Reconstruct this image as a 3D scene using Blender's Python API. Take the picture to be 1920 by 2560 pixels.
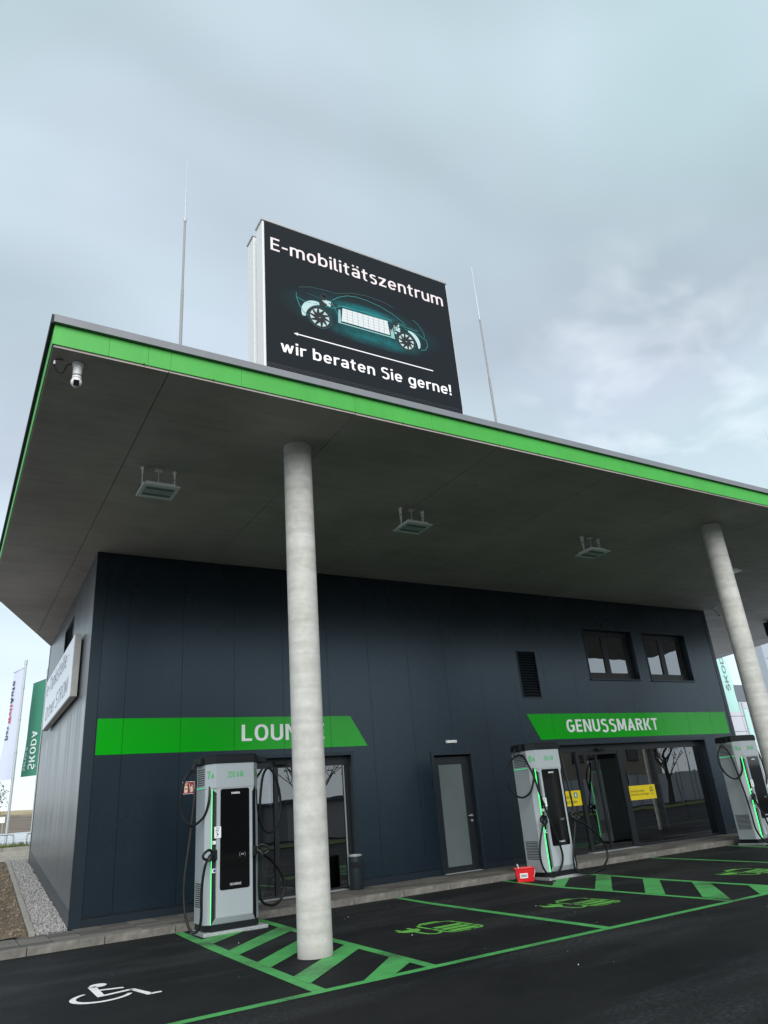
import bpy, bmesh, math, random
from mathutils import Vector, Matrix, noise
random.seed(11)
R = math.radians
scene = bpy.context.scene
for o in list(bpy.data.objects):
    bpy.data.objects.remove(o)
COL = scene.collection

# ------------------------------------------------------------------ camera
CAM = Vector((-2.0152, -13.4873, 1.44))
YAW, PITCH, ROLL = 0.5592, 0.3954, -0.0857
fw = Vector((math.sin(YAW) * math.cos(PITCH), math.cos(YAW) * math.cos(PITCH), math.sin(PITCH)))
rt = Vector((math.cos(YAW), -math.sin(YAW), 0))
up = rt.cross(fw)
rt2 = math.cos(ROLL) * rt + math.sin(ROLL) * up
up2 = -math.sin(ROLL) * rt + math.cos(ROLL) * up
cd = bpy.data.cameras.new('camera')
cam = bpy.data.objects.new('camera', cd)
COL.objects.link(cam)
m = Matrix((rt2, up2, -fw)).transposed().to_4x4()
m.translation = CAM
cam.matrix_world = m
cd.sensor_fit = 'VERTICAL'
cd.sensor_height = 24.0
cd.lens = 24.0 * 1774.65 / 2560.0
cd.clip_start = 0.05
cd.clip_end = 3000
scene.camera = cam

# ------------------------------------------------------------------ sky, sun, exposure
SUN_EL, SUN_AZ = R(33), R(203)      # azimuth clockwise from +Y: the sun stands behind and a little left of the viewer
w = bpy.data.worlds.new('World')
scene.world = w
w.use_nodes = True
nt = w.node_tree
nt.nodes.clear()


def N(t, kind, **kw):
    n = t.nodes.new(kind)
    for k, v in kw.items():
        if k.startswith('i_'):
            key = k[2:]
            n.inputs[int(key) if key.isdigit() else key].default_value = v
        else:
            setattr(n, k, v)
    return n


def ramp(t, stops, interp='LINEAR'):
    n = t.nodes.new('ShaderNodeValToRGB')
    n.color_ramp.interpolation = interp
    e = n.color_ramp.elements
    while len(e) < len(stops):
        e.new(0.5)
    for i, (p, c) in enumerate(stops):
        e[i].position = p
        e[i].color = (c, c, c, 1) if not hasattr(c, '__len__') else (*c[:3], 1)
    return n


def math_node(t, op, a, b=None, clamp=False):
    n = t.nodes.new('ShaderNodeMath')
    n.operation = op
    n.use_clamp = clamp
    for i, v in enumerate((a, b)):
        if v is None:
            continue
        if isinstance(v, (int, float)):
            n.inputs[i].default_value = v
        else:
            t.links.new(v, n.inputs[i])
    return n.outputs[0]


def mixc(t, fac, a, b, blend='MIX'):
    n = t.nodes.new('ShaderNodeMix')
    n.data_type = 'RGBA'
    n.blend_type = blend
    for i, v in ((0, fac), (6, a), (7, b)):
        if isinstance(v, (int, float)):
            n.inputs[i].default_value = v
        elif isinstance(v, (tuple, list)):
            n.inputs[i].default_value = (*v[:3], 1)
        else:
            t.links.new(v, n.inputs[i])
    return n.outputs[2]


L = nt.links.new
sky = N(nt, 'ShaderNodeTexSky', sky_type='NISHITA', sun_disc=False, sun_elevation=SUN_EL, sun_rotation=SUN_AZ)
tc = N(nt, 'ShaderNodeTexCoord')
sep = N(nt, 'ShaderNodeSeparateXYZ')
L(tc.outputs['Generated'], sep.inputs[0])
zc = math_node(nt, 'MAXIMUM', sep.outputs[2], 0.0)
den = math_node(nt, 'ADD', zc, 0.22)
u_ = math_node(nt, 'DIVIDE', sep.outputs[0], den)
v_ = math_node(nt, 'DIVIDE', sep.outputs[1], den)
cmb = N(nt, 'ShaderNodeCombineXYZ')
L(u_, cmb.inputs[0]); L(v_, cmb.inputs[1])
n1 = N(nt, 'ShaderNodeTexNoise', i_Scale=1.1, i_Detail=2.0, i_Roughness=0.4)
L(cmb.outputs[0], n1.inputs['Vector'])
mp = N(nt, 'ShaderNodeMapping', i_Location=(3.1, 7.7, 0.0), i_Scale=(1.0, 1.6, 1.0), i_Rotation=(0, 0, 0.5))
L(cmb.outputs[0], mp.inputs[0])
n2 = N(nt, 'ShaderNodeTexNoise', i_Scale=1.5, i_Detail=3.5, i_Roughness=0.42, i_Distortion=0.2)
L(mp.outputs[0], n2.inputs['Vector'])
hue = ramp(nt, [(0.36, (2.45, 3.22, 3.40)), (0.50, (3.0, 3.60, 3.96)), (0.64, (3.28, 3.62, 4.24))])
L(n1.outputs[0], hue.inputs[0])
lum = ramp(nt, [(0.34, 0.84), (0.50, 1.0), (0.66, 1.15)])
L(n2.outputs[0], lum.inputs[0])
cl = mixc(nt, 1.0, hue.outputs[0], lum.outputs[0], 'MULTIPLY')
# thin places where the cloud lets more light through
n3 = N(nt, 'ShaderNodeTexNoise', i_Scale=5.5, i_Detail=3.0, i_Roughness=0.5, i_Distortion=0.3)
mp3 = N(nt, 'ShaderNodeMapping', i_Location=(1.7, 4.4, 0.0), i_Scale=(1.0, 1.2, 1.0))
L(cmb.outputs[0], mp3.inputs[0]); L(mp3.outputs[0], n3.inputs['Vector'])
gap = ramp(nt, [(0.46, 0.0), (0.80, 1.0)])
L(n3.outputs[0], gap.inputs[0])
nb = N(nt, 'ShaderNodeVectorMath', operation='DOT_PRODUCT')
L(tc.outputs['Generated'], nb.inputs[0])
nb.inputs[1].default_value = Vector((1.55, 1.013, 1.01)).normalized()
near = ramp(nt, [(0.978, 0.0), (0.994, 1.0)])
L(nb.outputs['Value'], near.inputs[0])
gapm = math_node(nt, 'MULTIPLY', gap.outputs[0], math_node(nt, 'ADD', math_node(nt, 'MULTIPLY', near.outputs[0], 1.0), 0.0))
bank = ramp(nt, [(0.90, 0.0), (0.985, 0.16)])
L(nb.outputs['Value'], bank.inputs[0])
cl = mixc(nt, bank.outputs[0], cl, (1.6, 1.95, 2.2))
cl = mixc(nt, math_node(nt, 'MULTIPLY', gapm, 0.5), cl, (6.3, 6.6, 6.8))
# the low cloud is paler towards the horizon
hz = ramp(nt, [(0.0, 1.0), (0.14, 0.75), (0.42, 0.12), (0.62, 0.0)])
L(zc, hz.inputs[0])
cl = mixc(nt, hz.outputs[0], cl, (4.7, 5.3, 5.7))
allsky = mixc(nt, 0.90, sky.outputs[0], cl)
bg = N(nt, 'ShaderNodeBackground', i_Strength=0.087)
L(allsky, bg.inputs[0])
wo = N(nt, 'ShaderNodeOutputWorld')
L(bg.outputs[0], wo.inputs[0])

sl = bpy.data.lights.new('sun', 'SUN')
sl.energy = 1.5
sl.angle = R(50)
sl.color = (1.0, 0.985, 0.95)
sun = bpy.data.objects.new('sun', sl)
COL.objects.link(sun)
sdir = Vector((math.sin(SUN_AZ) * math.cos(SUN_EL), math.cos(SUN_AZ) * math.cos(SUN_EL), math.sin(SUN_EL)))
sun.rotation_euler = (-sdir).to_track_quat('-Z', 'Y').to_euler()
sun.location = (0, 0, 40)

vs = scene.view_settings
vs.view_transform = 'Standard'
vs.look = 'None'
vs.exposure = 1.25
vs.gamma = 1.0
vs.use_curve_mapping = False
scene.render.film_transparent = False
try:
    scene.cycles.use_denoising = True
    scene.cycles.max_bounces = 8
except Exception:
    pass

# ------------------------------------------------------------------ materials
MATS = {}


def material(name, color, rough=0.6, metal=0.0, spec=0.5, var=0.0, var_scale=8.0, bump=0.0, bump_scale=60.0, emit=None, emit_s=0.0,
             var_dark=None, detail=4.0, stretch=None, coat=0.0, rough_var=0.0):
    if name in MATS:
        return MATS[name]
    mt = bpy.data.materials.new(name)
    mt.use_nodes = True
    t = mt.node_tree
    b = t.nodes['Principled BSDF']
    b.inputs['Base Color'].default_value = (*color, 1)
    b.inputs['Roughness'].default_value = rough
    b.inputs['Metallic'].default_value = metal
    b.inputs['Specular IOR Level'].default_value = spec
    b.inputs['Coat Weight'].default_value = coat
    if emit:
        b.inputs['Emission Color'].default_value = (*emit, 1)
        b.inputs['Emission Strength'].default_value = emit_s
    if var or bump or rough_var:
        co = N(t, 'ShaderNodeTexCoord')
        vec = co.outputs['Object']
        if stretch:
            mpn = N(t, 'ShaderNodeMapping', i_Scale=stretch)
            t.links.new(vec, mpn.inputs[0])
            vec = mpn.outputs[0]
    if var:
        nz = N(t, 'ShaderNodeTexNoise', i_Scale=var_scale, i_Detail=detail, i_Roughness=0.6)
        t.links.new(vec, nz.inputs['Vector'])
        rp = ramp(t, [(0.3, 0.0), (0.7, 1.0)])
        t.links.new(nz.outputs[0], rp.inputs[0])
        dk = var_dark or tuple(c * (1 - var) for c in color)
        lt = tuple(min(1, c * (1 + var * 0.6)) for c in color)
        t.links.new(mixc(t, rp.outputs[0], dk, lt), b.inputs['Base Color'])
        if rough_var:
            mr = N(t, 'ShaderNodeMapRange', i_3=max(0.02, rough - rough_var), i_4=min(1, rough + rough_var))
            t.links.new(nz.outputs[0], mr.inputs[0])
            t.links.new(mr.outputs[0], b.inputs['Roughness'])
    if bump:
        nb_ = N(t, 'ShaderNodeTexNoise', i_Scale=bump_scale, i_Detail=3.0)
        t.links.new(vec, nb_.inputs['Vector'])
        bp = N(t, 'ShaderNodeBump', i_Strength=min(1, bump), i_Distance=0.01)
        t.links.new(nb_.outputs[0], bp.inputs['Height'])
        t.links.new(bp.outputs[0], b.inputs['Normal'])
    MATS[name] = mt
    return mt


def tree_of(mt):
    return mt.node_tree, mt.node_tree.nodes['Principled BSDF']


M_clad = material('anthracite_panel', (0.0045, 0.0110, 0.0195), 0.27, spec=0.95, var=0.16, var_scale=0.6, rough_var=0.04, bump=0.05, bump_scale=0.45)
M_clad.node_tree.nodes['Principled BSDF'].inputs['Specular Tint'].default_value = (0.74, 0.89, 1.0, 1)
M_trim = material('anthracite_trim', (0.0085, 0.0135, 0.020), 0.32, spec=0.8)
M_trim.node_tree.nodes['Principled BSDF'].inputs['Specular Tint'].default_value = (0.74, 0.89, 1.0, 1)
M_frame = material('window_frame_paint', (0.012, 0.015, 0.019), 0.36)
M_black = material('black_plastic', (0.007, 0.009, 0.011), 0.45, spec=0.3)
M_cable = material('cable_rubber', (0.005, 0.006, 0.007), 0.5, spec=0.25)
M_gap = material('dark_void', (0.004, 0.004, 0.005), 0.9)
M_coping = material('coping_metal', (0.19, 0.20, 0.22), 0.5, metal=0.0, var=0.12, var_scale=1.5)
M_copside = material('roofing_membrane', (0.02, 0.022, 0.025), 0.8, bump=0.6, bump_scale=40)
M_fascia = material('green_fascia_paint', (0.050, 0.365, 0.046), 0.55, var=0.11, var_scale=2.0, bump=0.12, bump_scale=25, stretch=(1.0, 1.0, 0.35))
M_lightgrey = material('charger_housing', (0.345, 0.385, 0.41), 0.35, var=0.03, var_scale=3)
M_white = material('white_plastic', (0.78, 0.78, 0.78), 0.35)
M_alu = material('brushed_aluminium', (0.42, 0.44, 0.45), 0.45, metal=0.35)
M_galv = material('galvanised_steel', (0.45, 0.47, 0.48), 0.5, metal=0.5, var=0.2, var_scale=30)
M_led = material('green_led', (0.02, 0.5, 0.12), 0.4, emit=(0.05, 1.0, 0.20), emit_s=0.75)
M_ledsoft = material('green_led_line', (0.02, 0.4, 0.15), 0.4, emit=(0.03, 0.8, 0.28), emit_s=0.35)
M_signgreen = material('green_sign_foil', (0.001, 0.39, 0.006), 0.16, spec=0.5)
M_signwhite = material('white_sign_foil', (0.88, 0.90, 0.92), 0.4)
M_gtext = material('green_print', (0.035, 0.40, 0.10), 0.4)
M_stickwhite = material('white_sticker', (0.75, 0.77, 0.8), 0.5)
M_ink = material('dark_ink', (0.02, 0.02, 0.03), 0.6)
M_blue = material('blue_print', (0.02, 0.03, 0.16), 0.5)
M_yellow = material('yellow_sticker', (0.75, 0.58, 0.01), 0.4, emit=None)
M_teal = material('teal_print', (0.01, 0.22, 0.30), 0.4)
M_red = material('red_sign', (0.28, 0.012, 0.02), 0.45)
M_bucket = material('red_plastic', (0.62, 0.012, 0.018), 0.3)
M_markg = material('green_road_paint', (0.062, 0.33, 0.082), 0.6, var=0.16, var_scale=6, bump=0.35, bump_scale=140)
M_markl = material('light_green_road_paint', (0.115, 0.40, 0.06), 0.6, var=0.10, var_scale=6, bump=0.35, bump_scale=140)
M_markw = material('white_road_paint', (0.80, 0.80, 0.79), 0.6, var=0.06, var_scale=9, bump=0.35, bump_scale=140)
M_lampbody = material('lamp_housing', (0.78, 0.80, 0.80), 0.45)
M_lens = material('lamp_lens', (0.20, 0.27, 0.28), 0.2)
M_soil = material('brown_soil', (0.115, 0.085, 0.055), 0.95, var=0.45, var_scale=3, bump=1.0, bump_scale=22)
M_stone = material('gravel_stone', (0.30, 0.295, 0.29), 0.85, var=0.65, var_scale=38, detail=1)
M_edge = material('edging_concrete', (0.27, 0.255, 0.225), 0.85, var=0.2, var_scale=5, bump=0.4, bump_scale=80)
M_paver = material('paver_concrete', (0.115, 0.108, 0.096), 0.85, var=0.22, var_scale=2.3, bump=0.4, bump_scale=120)
M_grass = material('green_grass', (0.09, 0.12, 0.03), 0.9, var=0.4, var_scale=4)
M_hoard = material('white_hoarding', (0.55, 0.56, 0.6), 0.6)
M_tan = material('tan_render', (0.34, 0.29, 0.23), 0.85, var=0.1, var_scale=0.5)
M_bark = material('tree_bark', (0.07, 0.06, 0.05), 0.9)
M_leaf = material('bush_leaf', (0.06, 0.065, 0.04), 0.9, var=0.3, var_scale=3)
M_mint = material('pale_mint_flag', (0.50, 0.78, 0.70), 0.8)
M_flagw = material('pale_lilac_flag', (0.62, 0.64, 0.78), 0.8)
M_flagg = material('green_flag', (0.05, 0.25, 0.155), 0.8)
M_flagtxt = material('flag_white_print', (0.75, 0.85, 0.82), 0.8)
M_flagdk = material('flag_black_print', (0.02, 0.02, 0.03), 0.8)
M_flagred = material('flag_red_print', (0.55, 0.03, 0.04), 0.8)
M_ltpanel = material('pale_facade_panel', (0.48, 0.48, 0.52), 0.5, var=0.06, var_scale=1.0)
M_band = material('grey_facade_band', (0.12, 0.135, 0.16), 0.5)
M_pylon = material('pale_grey_metal', (0.36, 0.40, 0.44), 0.45)
M_letgrey = material('grey_letter_foil', (0.17, 0.18, 0.20), 0.5)
M_opal = material('opal_sign_face', (0.80, 0.85, 0.93), 0.3)
M_gravroof = material('roof_gravel', (0.25, 0.25, 0.25), 0.9)
M_interior = material('interior_paint', (0.10, 0.10, 0.10), 0.8)
M_counter = material('counter_laminate', (0.06, 0.055, 0.05), 0.5)
M_ledtxt = material('led_text', (0.0, 0.0, 0.0), 0.6, emit=(0.86, 0.78, 0.80), emit_s=0.50)
M_ledtxt2 = material('led_text_bright', (0.0, 0.0, 0.0), 0.6, emit=(0.95, 0.94, 0.97), emit_s=0.52)
M_ledteal = material('led_teal_line', (0.0, 0.0, 0.0), 0.6, emit=(0.03, 0.40, 0.40), emit_s=0.28)
M_leddim = material('led_dim_teal', (0.0, 0.0, 0.0), 0.6, emit=(0.02, 0.28, 0.28), emit_s=0.12)
M_leddark = material('led_black', (0.004, 0.005, 0.006), 0.7)
M_ledpale = material('led_pale', (0.0, 0.0, 0.0), 0.6, emit=(0.55, 0.78, 0.78), emit_s=0.42)
M_ledred = material('led_red', (0.0, 0.0, 0.0), 0.6, emit=(0.5, 0.03, 0.06), emit_s=0.3)


def mat_asphalt():
    mt = material('asphalt', (0.02, 0.021, 0.023), 0.72)
    t, b = tree_of(mt)
    co = N(t, 'ShaderNodeTexCoord')
    o = co.outputs['Object']
    f1 = N(t, 'ShaderNodeTexNoise', i_Scale=95.0, i_Detail=4.0, i_Roughness=0.75)
    f2 = N(t, 'ShaderNodeTexNoise', i_Scale=0.55, i_Detail=6.0, i_Roughness=0.62)
    mpn = N(t, 'ShaderNodeMapping', i_Scale=(0.35, 1.6, 1.0), i_Rotation=(0, 0, 0.12))
    f3 = N(t, 'ShaderNodeTexNoise', i_Scale=1.1, i_Detail=7.0, i_Roughness=0.65, i_Distortion=0.4)
    for f in (f1, f2):
        t.links.new(o, f.inputs['Vector'])
    t.links.new(o, mpn.inputs[0]); t.links.new(mpn.outputs[0], f3.inputs['Vector'])
    r2 = ramp(t, [(0.35, (0.0062, 0.0068, 0.0078)), (0.6, (0.0110, 0.0115, 0.0118))])
    t.links.new(f2.outputs[0], r2.inputs[0])
    r1 = ramp(t, [(0.36, 0.45), (0.54, 1.0), (0.66, 3.4)])
    t.links.new(f1.outputs[0], r1.inputs[0])
    c = mixc(t, 1.0, r2.outputs[0], r1.outputs[0], 'MULTIPLY')
    # dusty dried-water smears
    r3 = ramp(t, [(0.60, 0.0), (0.75, 1.0)])
    t.links.new(f3.outputs[0], r3.inputs[0])
    c = mixc(t, math_node(t, 'MULTIPLY', r3.outputs[0], 0.45), c, (0.055, 0.057, 0.058))
    # pale scuffs and painted-in glints speckled in drifting bands, and darker damp patches
    mp4 = N(t, 'ShaderNodeMapping', i_Scale=(0.16, 0.8, 1.0), i_Rotation=(0, 0, -0.15), i_Location=(2.3, 0.4, 0))
    f4 = N(t, 'ShaderNodeTexNoise', i_Scale=1.0, i_Detail=4.0, i_Roughness=0.6)
    t.links.new(o, mp4.inputs[0]); t.links.new(mp4.outputs[0], f4.inputs['Vector'])
    f5 = N(t, 'ShaderNodeTexNoise', i_Scale=26.0, i_Detail=6.0, i_Roughness=0.8)
    t.links.new(o, f5.inputs['Vector'])
    r4_ = ramp(t, [(0.50, 0.0), (0.66, 1.0)])
    r5_ = ramp(t, [(0.46, 0.0), (0.62, 1.0)])
    t.links.new(f4.outputs[0], r4_.inputs[0]); t.links.new(f5.outputs[0], r5_.inputs[0])
    c = mixc(t, math_node(t, 'MULTIPLY', math_node(t, 'MULTIPLY', r4_.outputs[0], r5_.outputs[0]), 0.85), c, (0.062, 0.066, 0.070))
    r6_ = ramp(t, [(0.30, 1.0), (0.42, 0.0)])
    t.links.new(f4.outputs[0], r6_.inputs[0])
    c = mixc(t, math_node(t, 'MULTIPLY', r6_.outputs[0], 0.5), c, (0.006, 0.0065, 0.0075))
    t.links.new(c, b.inputs['Base Color'])
    mr = N(t, 'ShaderNodeMapRange', i_1=0.35, i_2=0.65, i_3=0.60, i_4=0.85)
    t.links.new(f2.outputs[0], mr.inputs[0])
    t.links.new(mr.outputs[0], b.inputs['Roughness'])
    b.inputs['Specular IOR Level'].default_value = 0.16
    bp = N(t, 'ShaderNodeBump', i_Strength=0.7, i_Distance=0.006)
    t.links.new(f1.outputs[0], bp.inputs['Height'])
    t.links.new(bp.outputs[0], b.inputs['Normal'])
    return mt


def mat_column():
    mt = material('column_concrete', (0.5, 0.5, 0.47), 0.85)
    t, b = tree_of(mt)
    o = N(t, 'ShaderNodeTexCoord').outputs['Object']
    mpn = N(t, 'ShaderNodeMapping', i_Scale=(0.35, 0.35, 3.2))
    t.links.new(o, mpn.inputs[0])
    a = N(t, 'ShaderNodeTexNoise', i_Scale=1.7, i_Detail=3.0, i_Roughness=0.55, i_Distortion=0.25)
    t.links.new(mpn.outputs[0], a.inputs['Vector'])
    c0 = N(t, 'ShaderNodeTexNoise', i_Scale=9.0, i_Detail=6.0, i_Roughness=0.7)
    t.links.new(o, c0.inputs['Vector'])
    ra = ramp(t, [(0.3, (0.42, 0.41, 0.38)), (0.55, (0.50, 0.495, 0.465)), (0.7, (0.56, 0.555, 0.53))])
    t.links.new(a.outputs[0], ra.inputs[0])
    rc = ramp(t, [(0.3, 0.84), (0.7, 1.08)])
    t.links.new(c0.outputs[0], rc.inputs[0])
    c = mixc(t, 1.0, ra.outputs[0], rc.outputs[0], 'MULTIPLY')
    # pour joints: thin darker rings of uneven strength
    sx = N(t, 'ShaderNodeSeparateXYZ'); t.links.new(o, sx.inputs[0])
    wob = math_node(t, 'ADD', sx.outputs[2], math_node(t, 'MULTIPLY', c0.outputs[0], 0.06))
    ring = math_node(t, 'PINGPONG', wob, 0.21)
    rr = ramp(t, [(0.0, 1.0), (0.045, 0.0)])
    t.links.new(ring, rr.inputs[0])
    c = mixc(t, math_node(t, 'MULTIPLY', math_node(t, 'MULTIPLY', rr.outputs[0], a.outputs[0]), 0.42), c, (0.30, 0.29, 0.27))
    # uneven darkening towards the foot
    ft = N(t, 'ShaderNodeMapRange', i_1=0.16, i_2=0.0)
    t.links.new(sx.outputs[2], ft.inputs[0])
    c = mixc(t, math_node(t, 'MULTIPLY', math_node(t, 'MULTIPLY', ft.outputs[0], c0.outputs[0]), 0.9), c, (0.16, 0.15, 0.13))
    # air holes
    vo = N(t, 'ShaderNodeTexVoronoi', i_Scale=13.0)
    t.links.new(o, vo.inputs['Vector'])
    hole = ramp(t, [(0.055, 1.0), (0.085, 0.0)])
    t.links.new(vo.outputs['Distance'], hole.inputs[0])
    pick = ramp(t, [(0.52, 0.0), (0.60, 1.0)])
    t.links.new(c0.outputs[0], pick.inputs[0])
    hm = math_node(t, 'MULTIPLY', hole.outputs[0], pick.outputs[0])
    c = mixc(t, math_node(t, 'MULTIPLY', hm, 0.8), c, (0.12, 0.11, 0.10))
    t.links.new(c, b.inputs['Base Color'])
    bp = N(t, 'ShaderNodeBump', i_Strength=0.25, i_Distance=0.01)
    t.links.new(c0.outputs[0], bp.inputs['Height'])
    t.links.new(bp.outputs[0], b.inputs['Normal'])
    return mt


def mat_soffit():
    mt = material('soffit_concrete', (0.3, 0.3, 0.27), 0.85)
    t, b = tree_of(mt)
    o = N(t, 'ShaderNodeTexCoord').outputs['Object']
    a = N(t, 'ShaderNodeTexNoise', i_Scale=0.7, i_Detail=7.0, i_Roughness=0.62)
    t.links.new(o, a.inputs['Vector'])
    mpn = N(t, 'ShaderNodeMapping', i_Scale=(0.6, 6.0, 1.0))
    t.links.new(o, mpn.inputs[0])
    s = N(t, 'ShaderNodeTexNoise', i_Scale=1.3, i_Detail=6.0, i_Roughness=0.7)
    t.links.new(mpn.outputs[0], s.inputs['Vector'])
    ra = ramp(t, [(0.3, (0.355, 0.316, 0.292)), (0.7, (0.485, 0.44, 0.415))])
    t.links.new(a.outputs[0], ra.inputs[0])
    rs = ramp(t, [(0.30, 0.86), (0.55, 1.0), (0.75, 1.06)])
    t.links.new(s.outputs[0], rs.inputs[0])
    c = mixc(t, 1.0, ra.outputs[0], rs.outputs[0], 'MULTIPLY')
    # stains left by rust and form oil
    mp2 = N(t, 'ShaderNodeMapping', i_Scale=(0.9, 3.2, 1.0), i_Location=(3.0, 1.0, 0))
    t.links.new(o, mp2.inputs[0])
    st = N(t, 'ShaderNodeTexNoise', i_Scale=2.2, i_Detail=4.0, i_Roughness=0.6)
    t.links.new(mp2.outputs[0], st.inputs['Vector'])
    rst = ramp(t, [(0.66, 0.0), (0.74, 1.0)])
    t.links.new(st.outputs[0], rst.inputs[0])
    c = mixc(t, math_node(t, 'MULTIPLY', rst.outputs[0], 0.55), c, (0.09, 0.085, 0.075))
    t.links.new(c, b.inputs['Base Color'])
    bp = N(t, 'ShaderNodeBump', i_Strength=0.2, i_Distance=0.01)
    t.links.new(s.outputs[0], bp.inputs['Height'])
    t.links.new(bp.outputs[0], b.inputs['Normal'])
    return mt


def mat_sidewall():
    mt = material('streaked_side_panel', (0.045, 0.052, 0.06), 0.33, spec=0.9)
    t, b = tree_of(mt)
    o = N(t, 'ShaderNodeTexCoord').outputs['Object']
    mpn = N(t, 'ShaderNodeMapping', i_Scale=(1.0, 2.3, 0.10))
    t.links.new(o, mpn.inputs[0])
    a = N(t, 'ShaderNodeTexNoise', i_Scale=1.6, i_Detail=5.0, i_Roughness=0.6)
    t.links.new(mpn.outputs[0], a.inputs['Vector'])
    sx = N(t, 'ShaderNodeSeparateXYZ'); t.links.new(o, sx.inputs[0])
    # chalky run-off that starts under the sign and fades downwards
    z = sx.outputs[2]
    top = N(t, 'ShaderNodeMapRange', i_1=3.75, i_2=3.55, i_3=0.0, i_4=1.0)
    t.links.new(z, top.inputs[0])
    bot = N(t, 'ShaderNodeMapRange', i_1=0.9, i_2=3.4, i_3=0.0, i_4=1.0)
    t.links.new(z, bot.inputs[0])
    rs = ramp(t, [(0.47, 0.0), (0.58, 1.0)])
    t.links.new(a.outputs[0], rs.inputs[0])
    mk = math_node(t, 'MULTIPLY', math_node(t, 'MULTIPLY', top.outputs[0], bot.outputs[0]), rs.outputs[0])
    ra = ramp(t, [(0.3, (0.060, 0.072, 0.086)), (0.7, (0.095, 0.108, 0.122))])
    t.links.new(a.outputs[0], ra.inputs[0])
    c = mixc(t, math_node(t, 'MULTIPLY', mk, 0.75), ra.outputs[0], (0.42, 0.43, 0.44))
    t.links.new(c, b.inputs['Base Color'])
    mr = N(t, 'ShaderNodeMapRange', i_1=0.3, i_2=0.7, i_3=0.27, i_4=0.4)
    t.links.new(a.outputs[0], mr.inputs[0])
    t.links.new(mr.outputs[0], b.inputs['Roughness'])
    return mt


def mat_glass(name, tint, refl_ior, rough=0.0, wave=0.06):
    mt = bpy.data.materials.new(name)
    mt.use_nodes = True
    t = mt.node_tree
    t.nodes.clear()
    fr = N(t, 'ShaderNodeFresnel', i_IOR=refl_ior)
    gl = N(t, 'ShaderNodeBsdfGlossy', i_Roughness=rough)
    gl.inputs['Color'].default_value = (0.93, 0.95, 0.98, 1)
    tr = N(t, 'ShaderNodeBsdfTransparent')
    tr.inputs['Color'].default_value = (*tint, 1)
    mx = N(t, 'ShaderNodeMixShader')
    t.links.new(fr.outputs[0], mx.inputs[0])
    t.links.new(tr.outputs[0], mx.inputs[1])
    t.links.new(gl.outputs[0], mx.inputs[2])
    # slightly wavy float glass
    nz = N(t, 'ShaderNodeTexNoise', i_Scale=1.3, i_Detail=1.0)
    t.links.new(N(t, 'ShaderNodeTexCoord').outputs['Object'], nz.inputs['Vector'])
    bp = N(t, 'ShaderNodeBump', i_Strength=wave, i_Distance=0.02)
    t.links.new(nz.outputs[0], bp.inputs['Height'])
    t.links.new(bp.outputs[0], gl.inputs['Normal'])
    ou = N(t, 'ShaderNodeOutputMaterial')
    t.links.new(mx.outputs[0], ou.inputs[0])
    MATS[name] = mt
    return mt


def mat_screen():
    """LED wall: near-black pixels that glow faintly, with the teal haze of the picture on show."""
    mt = material('led_screen', (0.005, 0.006, 0.007), 0.7, spec=0.12)
    t, b = tree_of(mt)
    o = N(t, 'ShaderNodeTexCoord').outputs['Object']

    def blob(cx, cz, sx, sz):
        mpn = N(t, 'ShaderNodeMapping', i_Location=(-cx / sx, 0, -cz / sz), i_Scale=(1 / sx, 0.0, 1 / sz))
        t.links.new(o, mpn.inputs[0])
        g = N(t, 'ShaderNodeTexGradient', gradient_type='SPHERICAL')
        t.links.new(mpn.outputs[0], g.inputs[0])
        return g.outputs['Fac']
    nz = N(t, 'ShaderNodeTexNoise', i_Scale=5.0, i_Detail=8.0, i_Roughness=0.75)
    t.links.new(o, nz.inputs['Vector'])
    rn = ramp(t, [(0.35, 0.25), (0.65, 1.0)])
    t.links.new(nz.outputs[0], rn.inputs[0])
    s = math_node(t, 'ADD', math_node(t, 'MULTIPLY', blob(2.75, 7.88, 0.85, 0.16), 1.0), math_node(t, 'MULTIPLY', blob(2.55, 8.15, 1.45, 0.42), 0.55))
    s = math_node(t, 'ADD', s, math_node(t, 'MULTIPLY', blob(2.6, 8.36, 0.60, 0.10), 1.5))
    s = math_node(t, 'MULTIPLY', s, rn.outputs[0])
    # pixel grid
    wx = N(t, 'ShaderNodeTexBrick', i_Scale=1.0, offset=0.0)
    e = mixc(t, s, (0.0045, 0.0068, 0.009), (0.003, 0.105, 0.115))
    t.links.new(e, b.inputs['Emission Color'])
    b.inputs['Emission Strength'].default_value = 0.8
    t.nodes.remove(wx)
    return mt


def wear(mt, strength):
    """paint that is scuffed down to the asphalt in places and dirty in others"""
    t, b = tree_of(mt)
    src = b.inputs['Base Color'].links[0].from_socket
    o = N(t, 'ShaderNodeTexCoord').outputs['Object']
    fine = N(t, 'ShaderNodeTexNoise', i_Scale=55.0, i_Detail=5.0, i_Roughness=0.7)
    big = N(t, 'ShaderNodeTexNoise', i_Scale=0.9, i_Detail=4.0, i_Roughness=0.6)
    t.links.new(o, fine.inputs['Vector']); t.links.new(o, big.inputs['Vector'])
    rb = ramp(t, [(0.48, 0.0), (0.70, 1.0)])
    t.links.new(big.outputs[0], rb.inputs[0])
    thr = math_node(t, 'ADD', fine.outputs[0], math_node(t, 'MULTIPLY', rb.outputs[0], 0.20))
    rw = ramp(t, [(0.57, 0.0), (0.70, 1.0)])
    t.links.new(thr, rw.inputs[0])
    c = mixc(t, math_node(t, 'MULTIPLY', rb.outputs[0], 0.30), src, (0.05, 0.07, 0.05))
    c = mixc(t, math_node(t, 'MULTIPLY', rw.outputs[0], strength), c, (0.018, 0.019, 0.02))
    t.links.new(c, b.inputs['Base Color'])


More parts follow.
